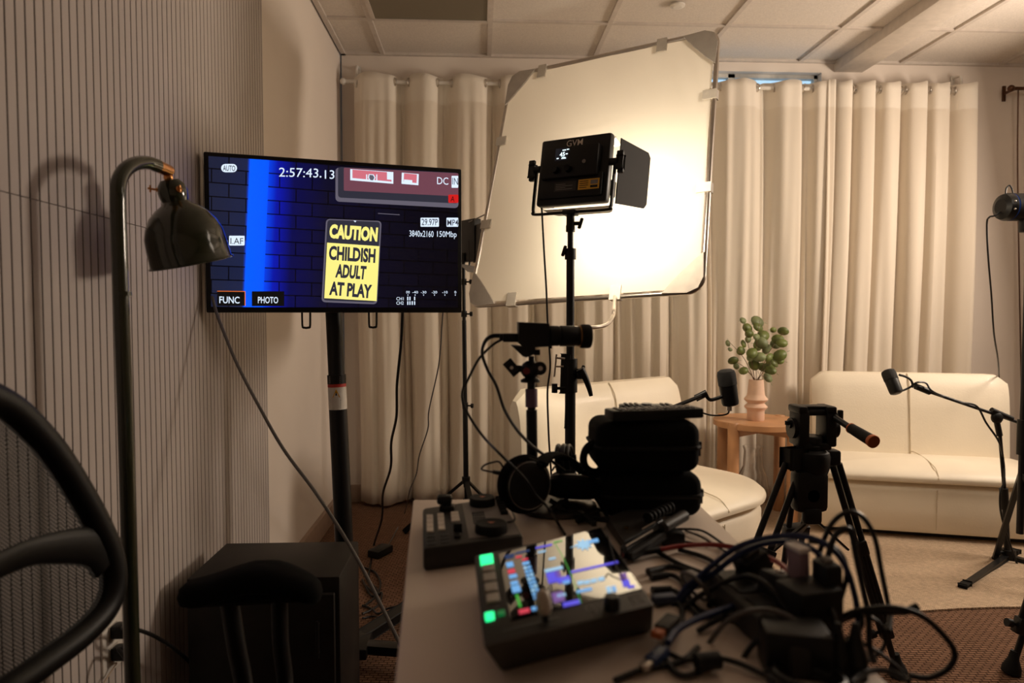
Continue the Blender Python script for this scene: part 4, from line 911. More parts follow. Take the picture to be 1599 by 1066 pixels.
B(BLK).tube([P(1404, 585, QY), P(1414, 588, QY), P(1422, 593, QY), P(1425, 600, QY), P(1424, 605, QY)], .005, 0, 8, 4).build('bracket', mr)
q0 = V((P(1573, 850, QY).x, QY, 0)); piv = P(1557, 648, QY)
mst = thing('microphone_stand', 'black boom microphone stand standing on the rug in front of the right sofa', 'microphone stand', q0)
tip = P(1432, 605, QY-.02); bd = (piv-tip).normalized()
B(BLKM).cyl(tip, piv+bd*.25, .0068, seg=12).build('boom_arm', mst); B(BLK).cyl(P(1430, 603, QY-.02), P(1452, 612, QY-.02), .013).build('arm_clutch', mst); B(BLK).cyl(P(1548, 640, QY), P(1580, 654, QY), .012).build('arm_sleeve', mst)
B(BLK).sphere(piv+V((0, 0, -.01)), .026, sc=(1, .7, 1.1)).cyl(piv+V((0, 0, -.03)), P(1561, 680, QY), .012).build('pivot', mst)
pm_ = P(1569, 770, QY); B(BLKM).cyl(P(1561, 675, QY), pm_, .0075).build('upper_tube', mst); B(BLKM).cyl(pm_, P(1573, 868, QY), .012).build('lower_tube', mst); B(BLK).cyl(P(1567, 762, QY), P(1570, 795, QY), .017, .015).build('clutch', mst)
hubm = P(1574, 868, QY); B(BLK).cyl(hubm-V((0, 0, .03)), hubm+V((0, 0, .03)), .034, .028).cyl(hubm+V((0, 0, .02)), hubm+V((-.055, -.01, .02)), .006).cyl(hubm+V((-.05, -.01, .02)), hubm+V((-.06, -.01, .02)), .011).build('hub', mst)
for f in (PZ(1503, 917, .012), PZ(1700, 905, .012), PZ(1588, 862, .012)):
    B(BLKM).beam(hubm, f, .018, .018, 0, bev=.004).build('leg', mst); B(BLKR).beam(f+(hubm-f).normalized()*.05, f, .024, .022, 0, bev=.005).build('rubber_foot', mst)
cable('microphone_cable', 'black cable wrapped around the right microphone boom and down its stand', [P(1396, 610, QY-.02), P(1405, 611, QY-.03), P(1420, 605, QY-.03), P(1432, 597, QY-.04), P(1446, 598, QY-.03), P(1455, 610, QY-.045), P(1480, 622, QY-.01), P(1500, 628, QY-.03), P(1525, 634, QY-.02), P(1540, 660, QY-.02), P(1560, 690, QY-.04), P(1567, 720, QY+.0), P(1568, 750, QY-.03), P(1562, 770, QY-.04), P(1563, 800, QY-.04), P(1574, 840, QY-.04), P(1588, 880, QY-.06), P(1592, 905, QY-.1), P(1588, 920, 2.66), P(1598, 945, 2.5)], .0042)

# ================================================================== DESK
DZ = .737
dq = [V((-.060, .33, 0)), V((.378, .33, 0)), V((.402, 1.268, 0)), V((-.125, 1.274, 0))]
dk = thing('desk', 'pale laminate desk top covered with video gear and cables in the foreground', 'desk', (.16, .8, 0))
B(DESKM).hexa([p+V((0, 0, DZ-.026)) for p in dq]+[p+V((0, 0, DZ)) for p in dq], 0, .003).build('desk_top', dk)
for p, ox, oy in ((dq[0], .05, .05), (dq[1], -.05, .05), (dq[2], -.05, -.06), (dq[3], .07, -.06)):
    c = p+V((ox, oy, 0)); B(GRY).box((c.x, c.y, (DZ-.026)/2), (.035, .035, DZ-.026), 0, .003).build('leg', dk)
B(GRY).beam((-.03, 1.2, DZ-.05), (.34, 1.2, DZ-.05), .03, .04).beam((0, .38, DZ-.05), (.32, .38, DZ-.05), .03, .04).build('apron', dk)

# ------------------------------------------------------------------ playback controller with two jog wheels
KZ = .770
def kc(x, y, z=KZ): return PZ(640+x/8, 760+y/8, z)
kq = [kc(165, 765), kc(1420, 600), kc(1130, 118), kc(160, 262)]
kctl = thing('video_controller', 'black controller with pale keys and two jog wheels at the far left of the desk', 'controller', (sum(kq, V())/4).xy.to_3d()+V((0, 0, DZ)))
B(DGR).hexa([V((p.x, p.y, DZ+.001)) for p in kq]+kq, 0, .005).build('body', kctl)
def key(root, b, cs, z, h, nm=None, m=0):
    b.hexa([V((c.x, c.y, z)) for c in cs]+[V((c.x, c.y, z+h)) for c in cs], m, .0006, 1)
def grid(root, fn, q, nx, ny, gap, z, h, mt, nm):
    f = bil(*[fn(*p, z) for p in q])
    for i in range(nx):
        for j in range(ny):
            u0, u1 = (i+gap)/nx, (i+1-gap)/nx; v0, v1 = (j+gap)/ny, (j+1-gap)/ny
            b = B(mt); key(root, b, [f(u0, v0), f(u1, v0), f(u1, v1), f(u0, v1)], z-.0005, h); b.build(nm, root)
grid(kctl, kc, [(205, 572), (300, 572), (292, 358), (203, 360)], 1, 4, .04, KZ, .003, LGR, 'key')
grid(kctl, kc, [(352, 552), (446, 546), (425, 336), (338, 344)], 1, 4, .04, KZ, .003, LGR, 'key')
grid(kctl, kc, [(515, 448), (632, 438), (606, 316), (505, 324)], 1, 3, .04, KZ, .003, LGR, 'key')
grid(kctl, kc, [(212, 740), (325, 725), (320, 590), (210, 600)], 1, 3, .07, KZ, .0015, BLK, 'dark_key')
grid(kctl, kc, [(388, 715), (500, 700), (490, 575), (380, 590)], 1, 3, .07, KZ, .0015, BLK, 'dark_key')
grid(kctl, kc, [(795, 470), (960, 455), (925, 305), (770, 318)], 6, 5, .12, KZ, .002, BLK, 'small_key')
pb2 = B(GRY); pb2.quad([kc(740, 640, KZ+.0006), kc(1385, 590, KZ+.0006), kc(1135, 150, KZ+.0006), kc(650, 200, KZ+.0006)]); pb2.build('grey_top_panel', kctl)
for (cx_, cy_, R_) in ((905, 225, .0210), (1015, 560, .0232)):
    c = kc(cx_, cy_, KZ); jw = B(BLKR); jw.lathe([(R_, 0), (R_*1.02, .004), (R_, .011), (R_*.95, .0135), (R_*.3, .0125), (.001, .0125)], c, c+V((0, 0, 1)), 0, 36); o = jw.build('jog_wheel', kctl)
    B(ORG).add([c+V((-.006, .002, .0142)), c+V((.006, .002, .0142)), c+V((0, -.005, .0142))], [[2, 1, 0]]).build('orange_mark', o)
c = kc(465, 285, KZ); B(BLK).box(c+V((0, 0, .004)), (.024, .020, .008), 0, .002).cyl(c+V((0, 0, .006)), c+V((-.001, 0, .014)), .008).box(c+V((-.004, 0, .017)), (.024, .018, .014), 0, .004).build('joystick', kctl)
c = kc(595, 610, KZ); B(BLK).box(c+V((0, .004, .002)), (.009, .034, .004), 0, .001).box(c+V((0, .012, .008)), (.013, .009, .014), 0, .002).build('fader', kctl)
for k in range(6):
    c = kc(1105+14*k, 165+36*k, KZ); B(BLKR).cyl(c+V((-.005, 0, .003)), c+V((.006, .001, .003)), .0042, seg=12).build('scroll_ridge', kctl)
cable('control_cable', 'thin black cable leaving the right side of the jog wheel controller', [kc(1215, 440, .776), kc(1270, 430, .774), kc(1310, 390, .750), kc(1250, 250, .745), kc(1170, 110, .742)], .0016)

# ------------------------------------------------------------------ touchscreen video switcher
SZ = .785
def sc(x, y, z=SZ): return PZ(740+x/4.633, 820+y/4.633, z)
sq_ = [sc(65, 880), sc(1310, 572), sc(935, 18), sc(0, 212)]
sbq = [PZ(783, 1050, DZ+.001), PZ(1020, 985, DZ+.001), V((sq_[2].x-.004, sq_[2].y-.01, DZ+.001)), V((sq_[3].x+.006, sq_[3].y-.008, DZ+.001))]
sw = thing('video_switcher', 'black touchscreen video switcher with glowing green buttons on the desk', 'video switcher', (sum(sq_, V())/4).xy.to_3d()+V((0, 0, DZ)))
B(mat('switcher_shell', (.036, .031, .026), .5, bump=.2, bscale=500, spec=.4)).hexa([V(p) for p in sbq]+[p-V((0, 0, .0)) for p in sq_], 0, .004).build('body', sw)
GLASS = mat('screen_glass', (.006, .006, .007), .05, coat=1, spec=.8)
scr = B(GLASS, glow('menu_blue', (.12, .32, .60)), glow('menu_red', (.50, .03, .06)), glow('menu_green', (.03, .30, .03)), glow('menu_violet', (.06, .05, .55)), glow('menu_pale', (.25, .45, .62)), glow('menu_navy', (.005, .03, .10)), glow('menu_purple', (.12, .05, .22)))
scr.quad([sc(270, 690, SZ+.0008), sc(1215, 455, SZ+.0008), sc(915, 15, SZ+.0008), sc(180, 205, SZ+.0008)], 0)
def sq4(x0, y0, x1, y1, m, sk=.30, sv=-.22, z=.0013):
    pts = [(x0+(y1-y0)*sk, y1), (x1+(y1-y0)*sk, y1+(x1-x0)*sv), (x1, y0+(x1-x0)*sv), (x0, y0)]; scr.quad([sc(*p, SZ+z) for p in pts], m)
for (x0, y0, x1, y1, m) in ((230, 270, 280, 305, 1), (242, 322, 294, 350, 2), (252, 360, 308, 385, 1), (262, 408, 316, 432, 1), (268, 440, 328, 488, 1), (300, 225, 345, 238, 2), (345, 243, 388, 256, 2), (348, 268, 398, 288, 1),
    (322, 612, 398, 640, 2), (414, 592, 462, 616, 1), (300, 500, 318, 590, 3), (218, 218, 294, 226, 6), (300, 196, 400, 206, 6), (225, 232, 290, 242, 6)): sq4(x0, y0, x1, y1, m)
for k in range(9):
    y = 300+k*27; x = 358+k*9
    for dx in (0, 28): sq4(x+dx, y-dx*.2, x+dx+24, y-dx*.2+18, 1 if (k+dx) % 3 else 5)
for (x0, y0, x1, y1, m) in ((445, 158, 565, 150, 4), (462, 190, 520, 200, 5), (510, 320, 640, 340, 5), (520, 345, 600, 420, 4), (600, 380, 690, 420, 4), (640, 400, 690, 425, 1), (600, 500, 660, 520, 5), (560, 490, 640, 560, 7), (640, 560, 760, 590, 4), (540, 238, 590, 250, 5), (580, 330, 620, 380, 7)): sq4(x0, y0, x1, max(y1, y0+10), m)
for (x0, y0, x1, y1, m) in ((700, 330, 1040, 344, 4), (745, 405, 790, 430, 5), (795, 400, 835, 425, 5), (842, 390, 885, 415, 5), (895, 378, 940, 403, 5), (740, 470, 850, 490, 1), (955, 445, 985, 490, 5), (995, 440, 1022, 480, 1), (1050, 350, 1100, 400, 7), (1070, 400, 1120, 445, 4), (1110, 440, 1160, 456, 4), (575, 120, 640, 115, 3)): sq4(x0, y0, x1, max(y1, y0+6), m)
scr.quad([sc(*p, SZ+.0013) for p in ((690, 160), (745, 150), (905, 112), (890, 92))], 5)
scr.quad([sc(*p, SZ+.0015) for p in ((830, 130), (905, 115), (895, 92), (835, 105))], 1)
cs_ = (795, 138); star = []
for k in range(18): an = 2*PI*k/18; r_ = 62 if k % 2 else 32; star.append(sc(cs_[0]+r_*math.cos(an)*1.1, cs_[1]-r_*math.sin(an)*.75, SZ+.0014))
scr.add(star, [list(range(18))], 5)
scr.tube([sc(580, 120, SZ+.001), sc(650, 240, SZ+.001), sc(720, 400, SZ+.001), sc(775, 560, SZ+.001)], .0004, 3, 4, 3)
scr.build('touchscreen', sw)
GRN = glow('button_green_glow', (.02, 1.0, .30), 1.3); GRD = glow('button_green_dim', (.0, .09, .02))
def sbtn(q, mt, nm, h=.0035): b = B(mt); b.hexa([sc(*p, SZ-.001) for p in q]+[sc(*p, SZ-.001)+V((0, 0, h)) for p in q], 0, .0008, 1); b.build(nm, sw)
sbtn([(50, 300), (142, 282), (135, 220), (42, 236)], GRN, 'lit_button')
KEYM = mat('switcher_key', (.34, .30, .25), .55)
sbtn([(62, 350), (150, 334), (145, 292), (56, 308)], KEYM, 'button'); sbtn([(70, 422), (162, 400), (154, 350), (62, 368)], KEYM, 'button'); sbtn([(80, 498), (174, 478), (165, 422), (74, 440)], KEYM, 'button'); sbtn([(92, 576), (188, 554), (178, 500), (86, 518)], KEYM, 'button')
sbtn([(86, 706), (150, 692), (144, 640), (78, 654)], GRN, 'lit_button'); sbtn([(172, 672), (226, 660), (220, 628), (166, 640)], GRD, 'dim_button')
sl = B(BLK); sl.quad([sc(*p, SZ+.0006) for p in ((205, 775), (620, 672), (616, 655), (200, 756))]); sl.quad([sc(*p, SZ+.0006) for p in ((212, 808), (630, 702), (628, 692), (208, 798))]); sl.build('fader_slot', sw)
c = sc(520, 690, SZ); B(mat('pale_knob', (.55, .47, .38), .4), BLK).lathe([(.0035, 0), (.0035, .008)], c, c+V((-.12, .1, 1)).normalized(), 1, 14).lathe([(.005, .007), (.0075, .010), (.0078, .020), (.0065, .027), (.003, .030)], c, c+V((-.12, .1, 1)).normalized(), 0, 20).build('fader_knob', sw)
c = sc(1000, 605, SZ); B(BLK).lathe([(.0085, 0), (.0088, .006), (.0080, .013), (.0072, .014)], c, c+V((0, 0, 1)), 0, 24).build('rotary_knob', sw)
it = B(GRY)
def ol(pts, wd=.0005):
    for i in range(len(pts)-1): it.beam(sc(*pts[i], SZ+.0004), sc(*pts[i+1], SZ+.0004), wd, .0004)
ol([(1125, 525), (1210, 500)]); ol([(1120, 515), (1160, 570)]); ol([(1160, 570), (1180, 565)]); ol([(1175, 540), (1215, 530)]); ol([(1190, 555), (1240, 545)]); ol([(1150, 530), (1170, 556)])
ol([(810, 590), (850, 578), (862, 600), (822, 612), (810, 590)]); ol([(830, 620), (880, 606), (888, 640), (850, 650)]); ol([(130, 690), (190, 676)]) 
it.build('printed_marks', sw)

# ------------------------------------------------------------------ round-based stand carrying the camera
AY = 1.205
bcx = P(868, 790, AY).x
pl0 = V((P(832, 800, AY).x, AY, DZ)); pz = lambda y: P(830, y, AY).z
cs = thing('desk_stand', 'black round-based desk stand with a purple tape band carrying the small camera', 'stand', (pl0.x, AY, DZ))
B(mat('stand_base_metal', (.045, .038, .032), .35)).lathe([(.070, 0), (.073, .003), (.072, .008), (.066, .0105), (.001, .012)], (bcx, AY, DZ+.0005), (bcx, AY, 2), 0, 56).build('base_plate', cs)
px_at = lambda y: P(832-(800-y)*.012, y, AY)
B(BLKM).lathe([(.018, 0), (.018, .012), (.012, .02)], pl0+V((0, 0, .01)), pl0+V((0, 0, 1)), 0, 24).build('socket', cs)
B(BLKM).cyl(pl0+V((0, 0, .012)), px_at(640), .0098, seg=20).build('lower_tube', cs); B(BLKM).cyl(px_at(642), px_at(592), .0072, seg=18).build('upper_tube', cs)
B(mat('purple_tape', (.13, .075, .13), .5)).cyl(px_at(635), px_at(607), .0108, seg=22).build('tape_band', cs)
bh = P(828, 577, AY)
B(BLK).sphere(bh, .0175, sc=(1, 1, .95)).lathe([(.017, 0), (.017, .004), (.010, .008)], bh-V((0, 0, .022)), bh+V((0, 0, 1)), 0, 20).build('ball_head', cs)
B(mat('red_mark', (.20, .01, .008), .5)).cyl(bh+V((-.008, -.016, -.001)), bh+V((-.008, -.0185, -.001)), .006, seg=14).build('red_dot', cs)
B(BLK, CHR).cyl(bh, P(805, 575, AY), .006).beam(P(793, 566, AY), P(806, 581, AY), .014, .012, 0, bev=.003).cyl(P(799, 574, AY-.006), P(799, 574, AY-.0075), .003, m=1).build('ball_knob', cs)
B(BLK, CHR).cyl(P(843, 575, AY-.012), P(843, 575, AY+.01), .012, seg=20).cyl(P(844, 575, AY-.0125), P(844, 575, AY-.0135), .004, m=1).build('pan_knob', cs)
cmr = thing('camera', 'small black camera with a long lens on the round-based desk stand', 'camera', P(836, 552, AY))
cb_ = B(BLK); yv = V((0, .05, 0))
def slab(b, pts, y0, y1, m=0):
    k = len(pts); vs = [P(x, y, y0) for x, y in pts]; vs = vs+[v+V((0, y1-y0, 0)) for v in vs]
    b.add(vs, [list(range(k))[::-1], list(range(k, 2*k))]+[[i, (i+1) % k, (i+1) % k+k, i+k] for i in range(k)], m)
slab(cb_, [(810, 503), (858, 505), (858, 541), (836, 542), (836, 548), (824, 548), (810, 536)], AY-.025, AY+.03); cb_.build('body', cmr)
pl_ = B(BLK); slab(pl_, [(798, 539), (836, 543), (834, 553), (822, 558), (816, 556)], AY-.018, AY+.018); pl_.cyl(P(830, 556, AY), P(830, 566, AY), .005).cyl(P(834, 550, AY), P(843, 550, AY), .005); pl_.build('mounting_plate', cmr)
e0 = P(856, 524, AY); e1 = P(921, 525, AY+.01)
ld = (e1-e0).normalized(); LL = (e1-e0).length
lens = B(BLK, BLKR, mat('gold_ring', (.45, .24, .08), .3, metal=1), mat('lens_glass', (.01, .01, .02), .05, coat=1))
lens.lathe([(.0165, 0), (.0180, .002), (.0180, .018), (.0170, .019), (.0170, .021), (.0185, .022), (.0185, LL*.62), (.0175, LL*.64), (.0175, LL*.74)], e0, e0+ld, 0, 40).lathe([(.0192, LL*.735), (.0192, LL*.755)], e0, e0+ld, 2, 40).lathe([(.0195, LL*.755), (.0215, LL*.80), (.0215, LL*.96), (.0205, LL)], e0, e0+ld, 1, 40, caps=False).lathe([(.019, LL*.97), (.001, LL*.93)], e0, e0+ld, 3, 40, caps=False)
lens.cyl(P(860, 540, AY), P(860, 544, AY), .0025); lens.build('lens', cmr)
B(BLK).box(P(800, 527, AY), (.034, .02, .015), 0, .002).box(P(785, 526, AY), (.012, .014, .012), 0, .002).build('connector', cmr)
cable('camera_cable', 'flat black cable curving from the back of the small camera down to the desk', [P(784, 524, AY), P(768, 525, AY), P(757, 534, AY-.01), P(753, 552, AY-.02), P(761, 576, AY-.02), P(775, 602, AY-.02), P(788, 640, AY-.02), P(808, 672, AY-.03), P(830, 695, AY-.04), P(852, 712, AY-.03), P(880, 734, AY-.02), P(905, 752, AY-.0), P(930, 778, 1.18), PZ(950, 810, .742)], .0028, flat=1.9)
cable('camera_cable', 'round black cable hanging in a wide loop left of the small camera', [P(786, 529, AY+.01), P(770, 538, AY), P(748, 560, AY-.01), P(733, 588, AY-.02), P(722, 612, AY-.02), P(725, 634, AY-.02), P(738, 658, AY-.03), P(755, 682, AY-.05), P(780, 708, 1.08), P(805, 732, 1.075), P(822, 750, 1.07), P(838, 774, 1.07), P(852, 788, 1.06), P(862, 800, 1.05), PZ(872, 818, .742), PZ(882, 834, .742)], .0024)

# ------------------------------------------------------------------ headphones
hc = P(824, 757, 1.13)
hp_ = thing('headphones', 'black over-ear headphones leaning against the pole of the round-based stand', 'headphones', V((hc.x, hc.y, DZ)))
hn = V((.42, -.9, .08)).normalized()
silver = mat('silver_ring', (.34, .33, .32), .3, metal=1)
def cup(c, n_, s=1):
    b = B(BLK, BLKF, silver); b.lathe([(.033, -.006), (.040, -.002), (.041, .006), (.036, .010), (.020, .0125), (.001, .013)], c, c+n_, 0, 44).torus(c+n_*.0075, n_, .0392, .0009, 2, 44, 6).torus(c-n_*.012, n_, .036, .0140, 1, 44, 12).torus(c-n_*.001, n_, .0425, .0007, 2, 44, 6); return b.build('ear_cup', hp_)
cup(hc, hn); hc2 = hc+V((.085, .055, -.010)); cup(hc2, V((.1, .35, .93)).normalized())
upb = V((-.1, .0, 1)).normalized()
B(BLKF).tube([hc+V((.022, -.0, .034)), hc+V((.035, .03, .040)), hc+V((.06, .075, .034)), hc+V((.095, .105, .010)), hc+V((.115, .10, -.014)), hc2+V((.02, .03, .0))], .0062, 0, 10, 8, flat=2.1, upv=(0, 0, 1)).build('headband', hp_)
B(BLK).tube([hc+V((-.03, 0, .03)), hc-hn*.012+V((0, 0, .044)), hc+V((.024, 0, .034))], .0035, 0, 8, 6).build('yoke', hp_)
cable('headphone_cable', 'short black looped headphone cord sticking out left of the ear cup', [hc+V((-.034, .01, .012)), P(781, 722, 1.12), P(768, 722, 1.12), P(757, 726, 1.12), P(752, 732, 1.12), P(760, 735, 1.12), P(772, 737, 1.12), P(785, 739, 1.13)], .0016, plug=[(-1, .02, .0042)])

# ------------------------------------------------------------------ stacked cases, remotes
def case(label, x0, x1, y, z0, z1, px_pull):
    t = thing('hard_case', label, 'case', ((x0+x1)/2, y+.06, z0), 'stacked black zip cases on the desk')
    zc = z0+(z1-z0)*.5
    B(BLKF).box(((x0+x1)/2, y+.06, (z0+z1)/2), (x1-x0, .12, z1-z0-.001), 0, .022, seg=5).build('shell', t)
    o = []
    for cx, cy, s0 in ((x1-.022, y+.12-.022, 0), (x0+.022, y+.12-.022, .5*PI), (x0+.022, y+.022, PI), (x1-.022, y+.022, 1.5*PI)):
        for k in range(5): an = s0+PI/2*k/4; o.append((cx+.022*math.cos(an), cy+.022*math.sin(an), zc))
    B(BLKR).tube(o, .0035, 0, 8, 2, closed=True, upv=(0, 0, 1)).build('zipper', t)
    B(BLKM).box((x1+.003, y+.03, zc), (.008, .014, .014), 0, .002).box((x1+.004, y+.03, zc-.012), (.004, .008, .014), 0, .001).build('zip_pull', t)
CYY = 1.125
cx_ = lambda px_: P(px_, 700, CYY).x
case('black zip case, lower one of the stack on the desk', cx_(944), cx_(1101), CYY, DZ+.001, P(1020, 742, CYY).z, 0)
case('black zip case, upper one of the stack, under the remote controls', cx_(933), cx_(1097), CYY, P(1020, 742, CYY).z+.001, P(1020, 660, CYY).z, 0)
ZT = P(1020, 660, CYY).z+.001
def remote(label, a, b_, wd, th, nx, ny, mt=BLK, pad=False):
    a = V(a); b_ = V(b_); d = (b_-a); Ln = d.length; d.normalize(); s_ = V((-d.y, d.x, 0)).normalized(); u_ = d.cross(s_)
    c = (a+b_)/2; RM = Matrix((d, s_, u_)).transposed()
    t = thing('remote_control', label, 'remote control', c-V((0, 0, th/2)))
    B(mt).box(c, (Ln, wd, th), 0, .003, RM).build('housing', t)
    kb = LGR
    for i in range(nx):
        for j in range(ny):
            if pad and abs(i-nx/2) < 2.2: continue
            p = c+d*((i+.5)/nx-.5)*Ln*.86+s_*((j+.5)/ny-.5)*wd*.8+u_*(th/2+.0008)
            B(GRY if (i+j) % 4 else DGR).box(p, (Ln*.86/nx*.66, wd*.8/ny*.62, .0024), 0, .0006, RM, seg=1).build('button', t)
    if pad: B(mat('navy_pad', (.02, .025, .07), .3)).cyl(c+u_*(th/2-.001), c+u_*(th/2+.002), wd*.34, seg=24).build('direction_pad', t)
ra_ = P(950, 648, CYY+.015); ra_.z = ZT+.011; rb_ = P(1090, 655, CYY+.045); rb_.z = ZT+.011
remote('long black remote control with rows of grey buttons on the upper case', ra_, rb_, .042, .017, 14, 4)
remote('slim black remote control with a round navy pad, behind the longer remote', V((ra_.x+.035, CYY+.093, ZT+.012)), V((ra_.x+.132, CYY+.085, ZT+.012)), .028, .012, 9, 3, BLKM, True)

# ------------------------------------------------------------------ coil of cable and strap behind the stand
def coil(name, label, c, n_, R_, r, turns, m=CAB, cat='cable', jit=.1):
    n_ = V(n_).normalized(); x = n_.orthogonal().normalized(); y = n_.cross(x); pts = []; rn = random.Random(len(label))
    N = turns*12; 
    for i in range(N):
        an = 2*PI*i/12; rr = R_*(1+jit*math.sin(i*.37+1)); h = (i/N-.5)*r*turns*1.1; pts.append(V(c)+x*rr*math.cos(an)+y*rr*math.sin(an)+n_*h)
    return cable(name, label, pts, r, m, cat=cat, sub=3)
coil('cable_coil', 'coiled black cable bundle standing behind the round stand pole', P(884, 722, 1.24), (1, -.35, .15), .030, .0030, 7)
coil('cable_coil', 'loose black ribbed strap loop left of the upper black case', P(930, 716, 1.16), (.25, -1, .1), .024, .0048, 3, BLKF, jit=.2)
for i, (pts, r, lab) in enumerate([
    ([PZ(862, 742, DZ+.004), P(880, 735, 1.2), P(900, 742, 1.19), P(915, 755, 1.17), PZ(945, 785, .742)], .003, 'black cord arching from behind the headphones toward the lower case'),
    ([P(862, 735, 1.2), P(868, 728, 1.2), P(880, 733, 1.2), P(895, 745, 1.18), P(925, 748, 1.17), P(945, 752, 1.15)], .0018, 'thin black cord curling in front of the coiled bundle'),
    ([P(905, 745, 1.2), P(880, 765, 1.2), P(870, 775, 1.2), PZ(890, 778, .742), PZ(920, 790, .742), PZ(950, 800, .742)], .0026, 'black cord lying on the far rim of the round stand base')]):
    cable('cable', lab, pts, r)
cpn = PZ(872, 795, .752); B_ = B(BLK); B_.beam(cpn+V((-.016, -.006, .0)), cpn+V((.016, .006, .014)), .007, .006, 0, bev=.001).beam(cpn+V((-.014, .006, .014)), cpn+V((.014, -.006, .0)), .007, .006, 0, bev=.001).cyl(cpn+V((0, -.006, .007)), cpn+V((0, .006, .007)), .005)
tag(B_.build('spring_clip', origin=cpn), 'small black spring clip lying on the round stand base', 'clip')

# ------------------------------------------------------------------ gear between switcher and cases
def flat(name, label, cat, q, z, h, mt, bev=.002, extra=None, z2=None):
    cs4 = [PZ(x, y, z) for x, y in q]; b = B(mt); b.hexa([c for c in cs4]+[c+V((0, 0, h)) for c in cs4], 0, bev); t = thing(name, label, cat, (sum(cs4, V())/4)); b.build('body', t); return t
wb = flat('wireless_receiver', 'black wireless receiver box with a brass screw, right behind the video switcher', 'receiver', [(975, 862), (1036, 826), (1003, 800), (946, 822)], DZ+.003, .016, DGR)
gsc = PZ(978, 824, DZ+.0200); B(mat('brass', (.55, .36, .10), .3, metal=1)).cyl(gsc, gsc+V((0, 0, .002)), .0035, seg=14).build('screw', wb)
ph = thing('phone_holder', 'black phone clamp with shiny metal rails lying beside the receiver box', 'clamp', PZ(1010, 838, DZ+.01))
for (x0, y0, x1, y1, w_) in ((975, 862, 1030, 822, .010), (985, 868, 1036, 834, .008)): B(BLK).beam(PZ(x0, y0, DZ+.012), PZ(x1, y1, DZ+.022), w_, .010, 0, bev=.002).build('jaw', ph)
for (x0, y0, x1, y1) in ((978, 852, 1019, 828), (1003, 826, 1023, 815)): B(CHR).cyl(PZ(x0, y0, DZ+.024), PZ(x1, y1, DZ+.031), .0012, seg=8).build('rail', ph)
B(BLK).box(PZ(1046, 838, DZ+.012), (.030, .026, .022), 0, .004).build('clamp_block', ph)
an_ = PZ(1012, 808, DZ+.035); b_ = B(BLKR)
d_ = (PZ(1046, 792, DZ+.035)-an_)
for k in range(7): b_.torus(an_+d_*(k/6), d_, .0068, .0022, 0, 18, 6)
b_.cyl(an_, an_+d_, .006); tag(b_.build('lavalier_windscreen', origin=an_), 'ribbed dark foam cylinder resting against the front of the lower case', 'windscreen')
b_ = B(DGR, BLK); c = PZ(1034, 824, DZ+.032); d = PZ(1070, 804, DZ+.036); b_.lathe([(.006, 0), (.0088, .003), (.0088, (d-c).length-.003), (.006, (d-c).length)], c, d, 0, 20); tag(b_.build('battery_grip', origin=c), 'dark grey cylindrical grip lying in front of the lower case', 'grip')
bx_ = PZ(1052, 842, DZ+.012); B_ = B(BLK); B_.box(bx_+V((.0, .01, 0)), (.036, .022, .018), 0, .003); tag(B_.build('transmitter', origin=bx_), 'small black transmitter box at the right end of the phone clamp', 'transmitter')
B_ = B(BLK); c = PZ(915, 808, DZ+.010); 
for (a, e) in (((900, 812), (935, 800)), ((905, 800), (928, 818)), ((898, 806), (950, 812))): B_.beam(PZ(*a, DZ+.008), PZ(*e, DZ+.018), .008, .008, 0, bev=.001)
tag(B_.build('cable_clip', origin=c), 'tangle of small black clips in front of the round stand base', 'clip')
tg = flat('battery_charger', 'flat black charger half under the clutter right of the round stand base', 'charger', [(955, 800), (1010, 790), (1000, 772), (945, 778)], DZ+.002, .012, BLK)

# ------------------------------------------------------------------ cables on the desk
D = DZ+.004
def dz(*p, z=D): return [PZ(x, y, z) for x, y in p]
cable('audio_plug_cable', 'red cable with a thick black plug crossing the desk behind the switcher', dz((972, 866), (1000, 862), (1034, 857), (1065, 852), (1110, 850), (1150, 855), (1185, 864), (1215, 878), (1235, 895), (1250, 915), z=DZ+.010), .0036, CABR, plug=[(0, .060, .0062)])
cl_ = [
 ('black cable curving from the switcher rear past the red cable', dz((1012, 893), (1045, 884), (1075, 890), (1098, 905), (1112, 925), (1108, 945)), .0034, CAB, 0),
 ('black cable leaving the side of the switcher, second from the back', dz((1016, 901), (1045, 897), (1062, 905), (1072, 922), (1090, 950), (1130, 965), (1180, 970)), .0034, CAB, 0),
 ('black cable leaving the middle of the switcher side', dz((1018, 922), (1040, 920), (1058, 925), (1080, 950), (1096, 962), (1120, 955), (1130, 930), (1120, 910)), .0032, CAB, 0),
 ('black cable leaving the front of the switcher side', dz((1024, 942), (1046, 938), (1064, 948), (1062, 975), (1040, 1010), (1046, 1040), (1070, 1055), (1110, 1040)), .0032, CAB, 0),
 ('black cable running diagonally from under the red cable to the strip', dz((1028, 862), (1060, 880), (1100, 895), (1140, 905), (1180, 925)), .0036, CAB, None),
 ('black cable bowed over the desk just in front of the red cable', dz((1060, 858), (1095, 868), (1120, 882), (1135, 905), (1138, 930), (1128, 950)), .0034, CAB, None),
 ('thin black cord from the lower case to the right desk edge', dz((1070, 828), (1095, 838), (1115, 850), (1135, 862)), .0016, CAB, None),
 ('thin black cord crossing behind the red cable', dz((1045, 826), (1080, 826), (1100, 830), (1125, 846), (1145, 860)), .0020, CAB, None),
 ('thin black cord leading from the phone clamp toward the red cable', dz((1010, 838), (1050, 842), (1085, 848), (1120, 852), (1155, 858)), .0018, CAB, None),
]
for lab, pts, r, m_, pg in cl_:
    cable('cable', lab, pts, r, m_, plug=[(0, .026, .0055)] if pg is not None else None)
def arc(*p): return [P(x, y, Y) for x, y, Y in p]
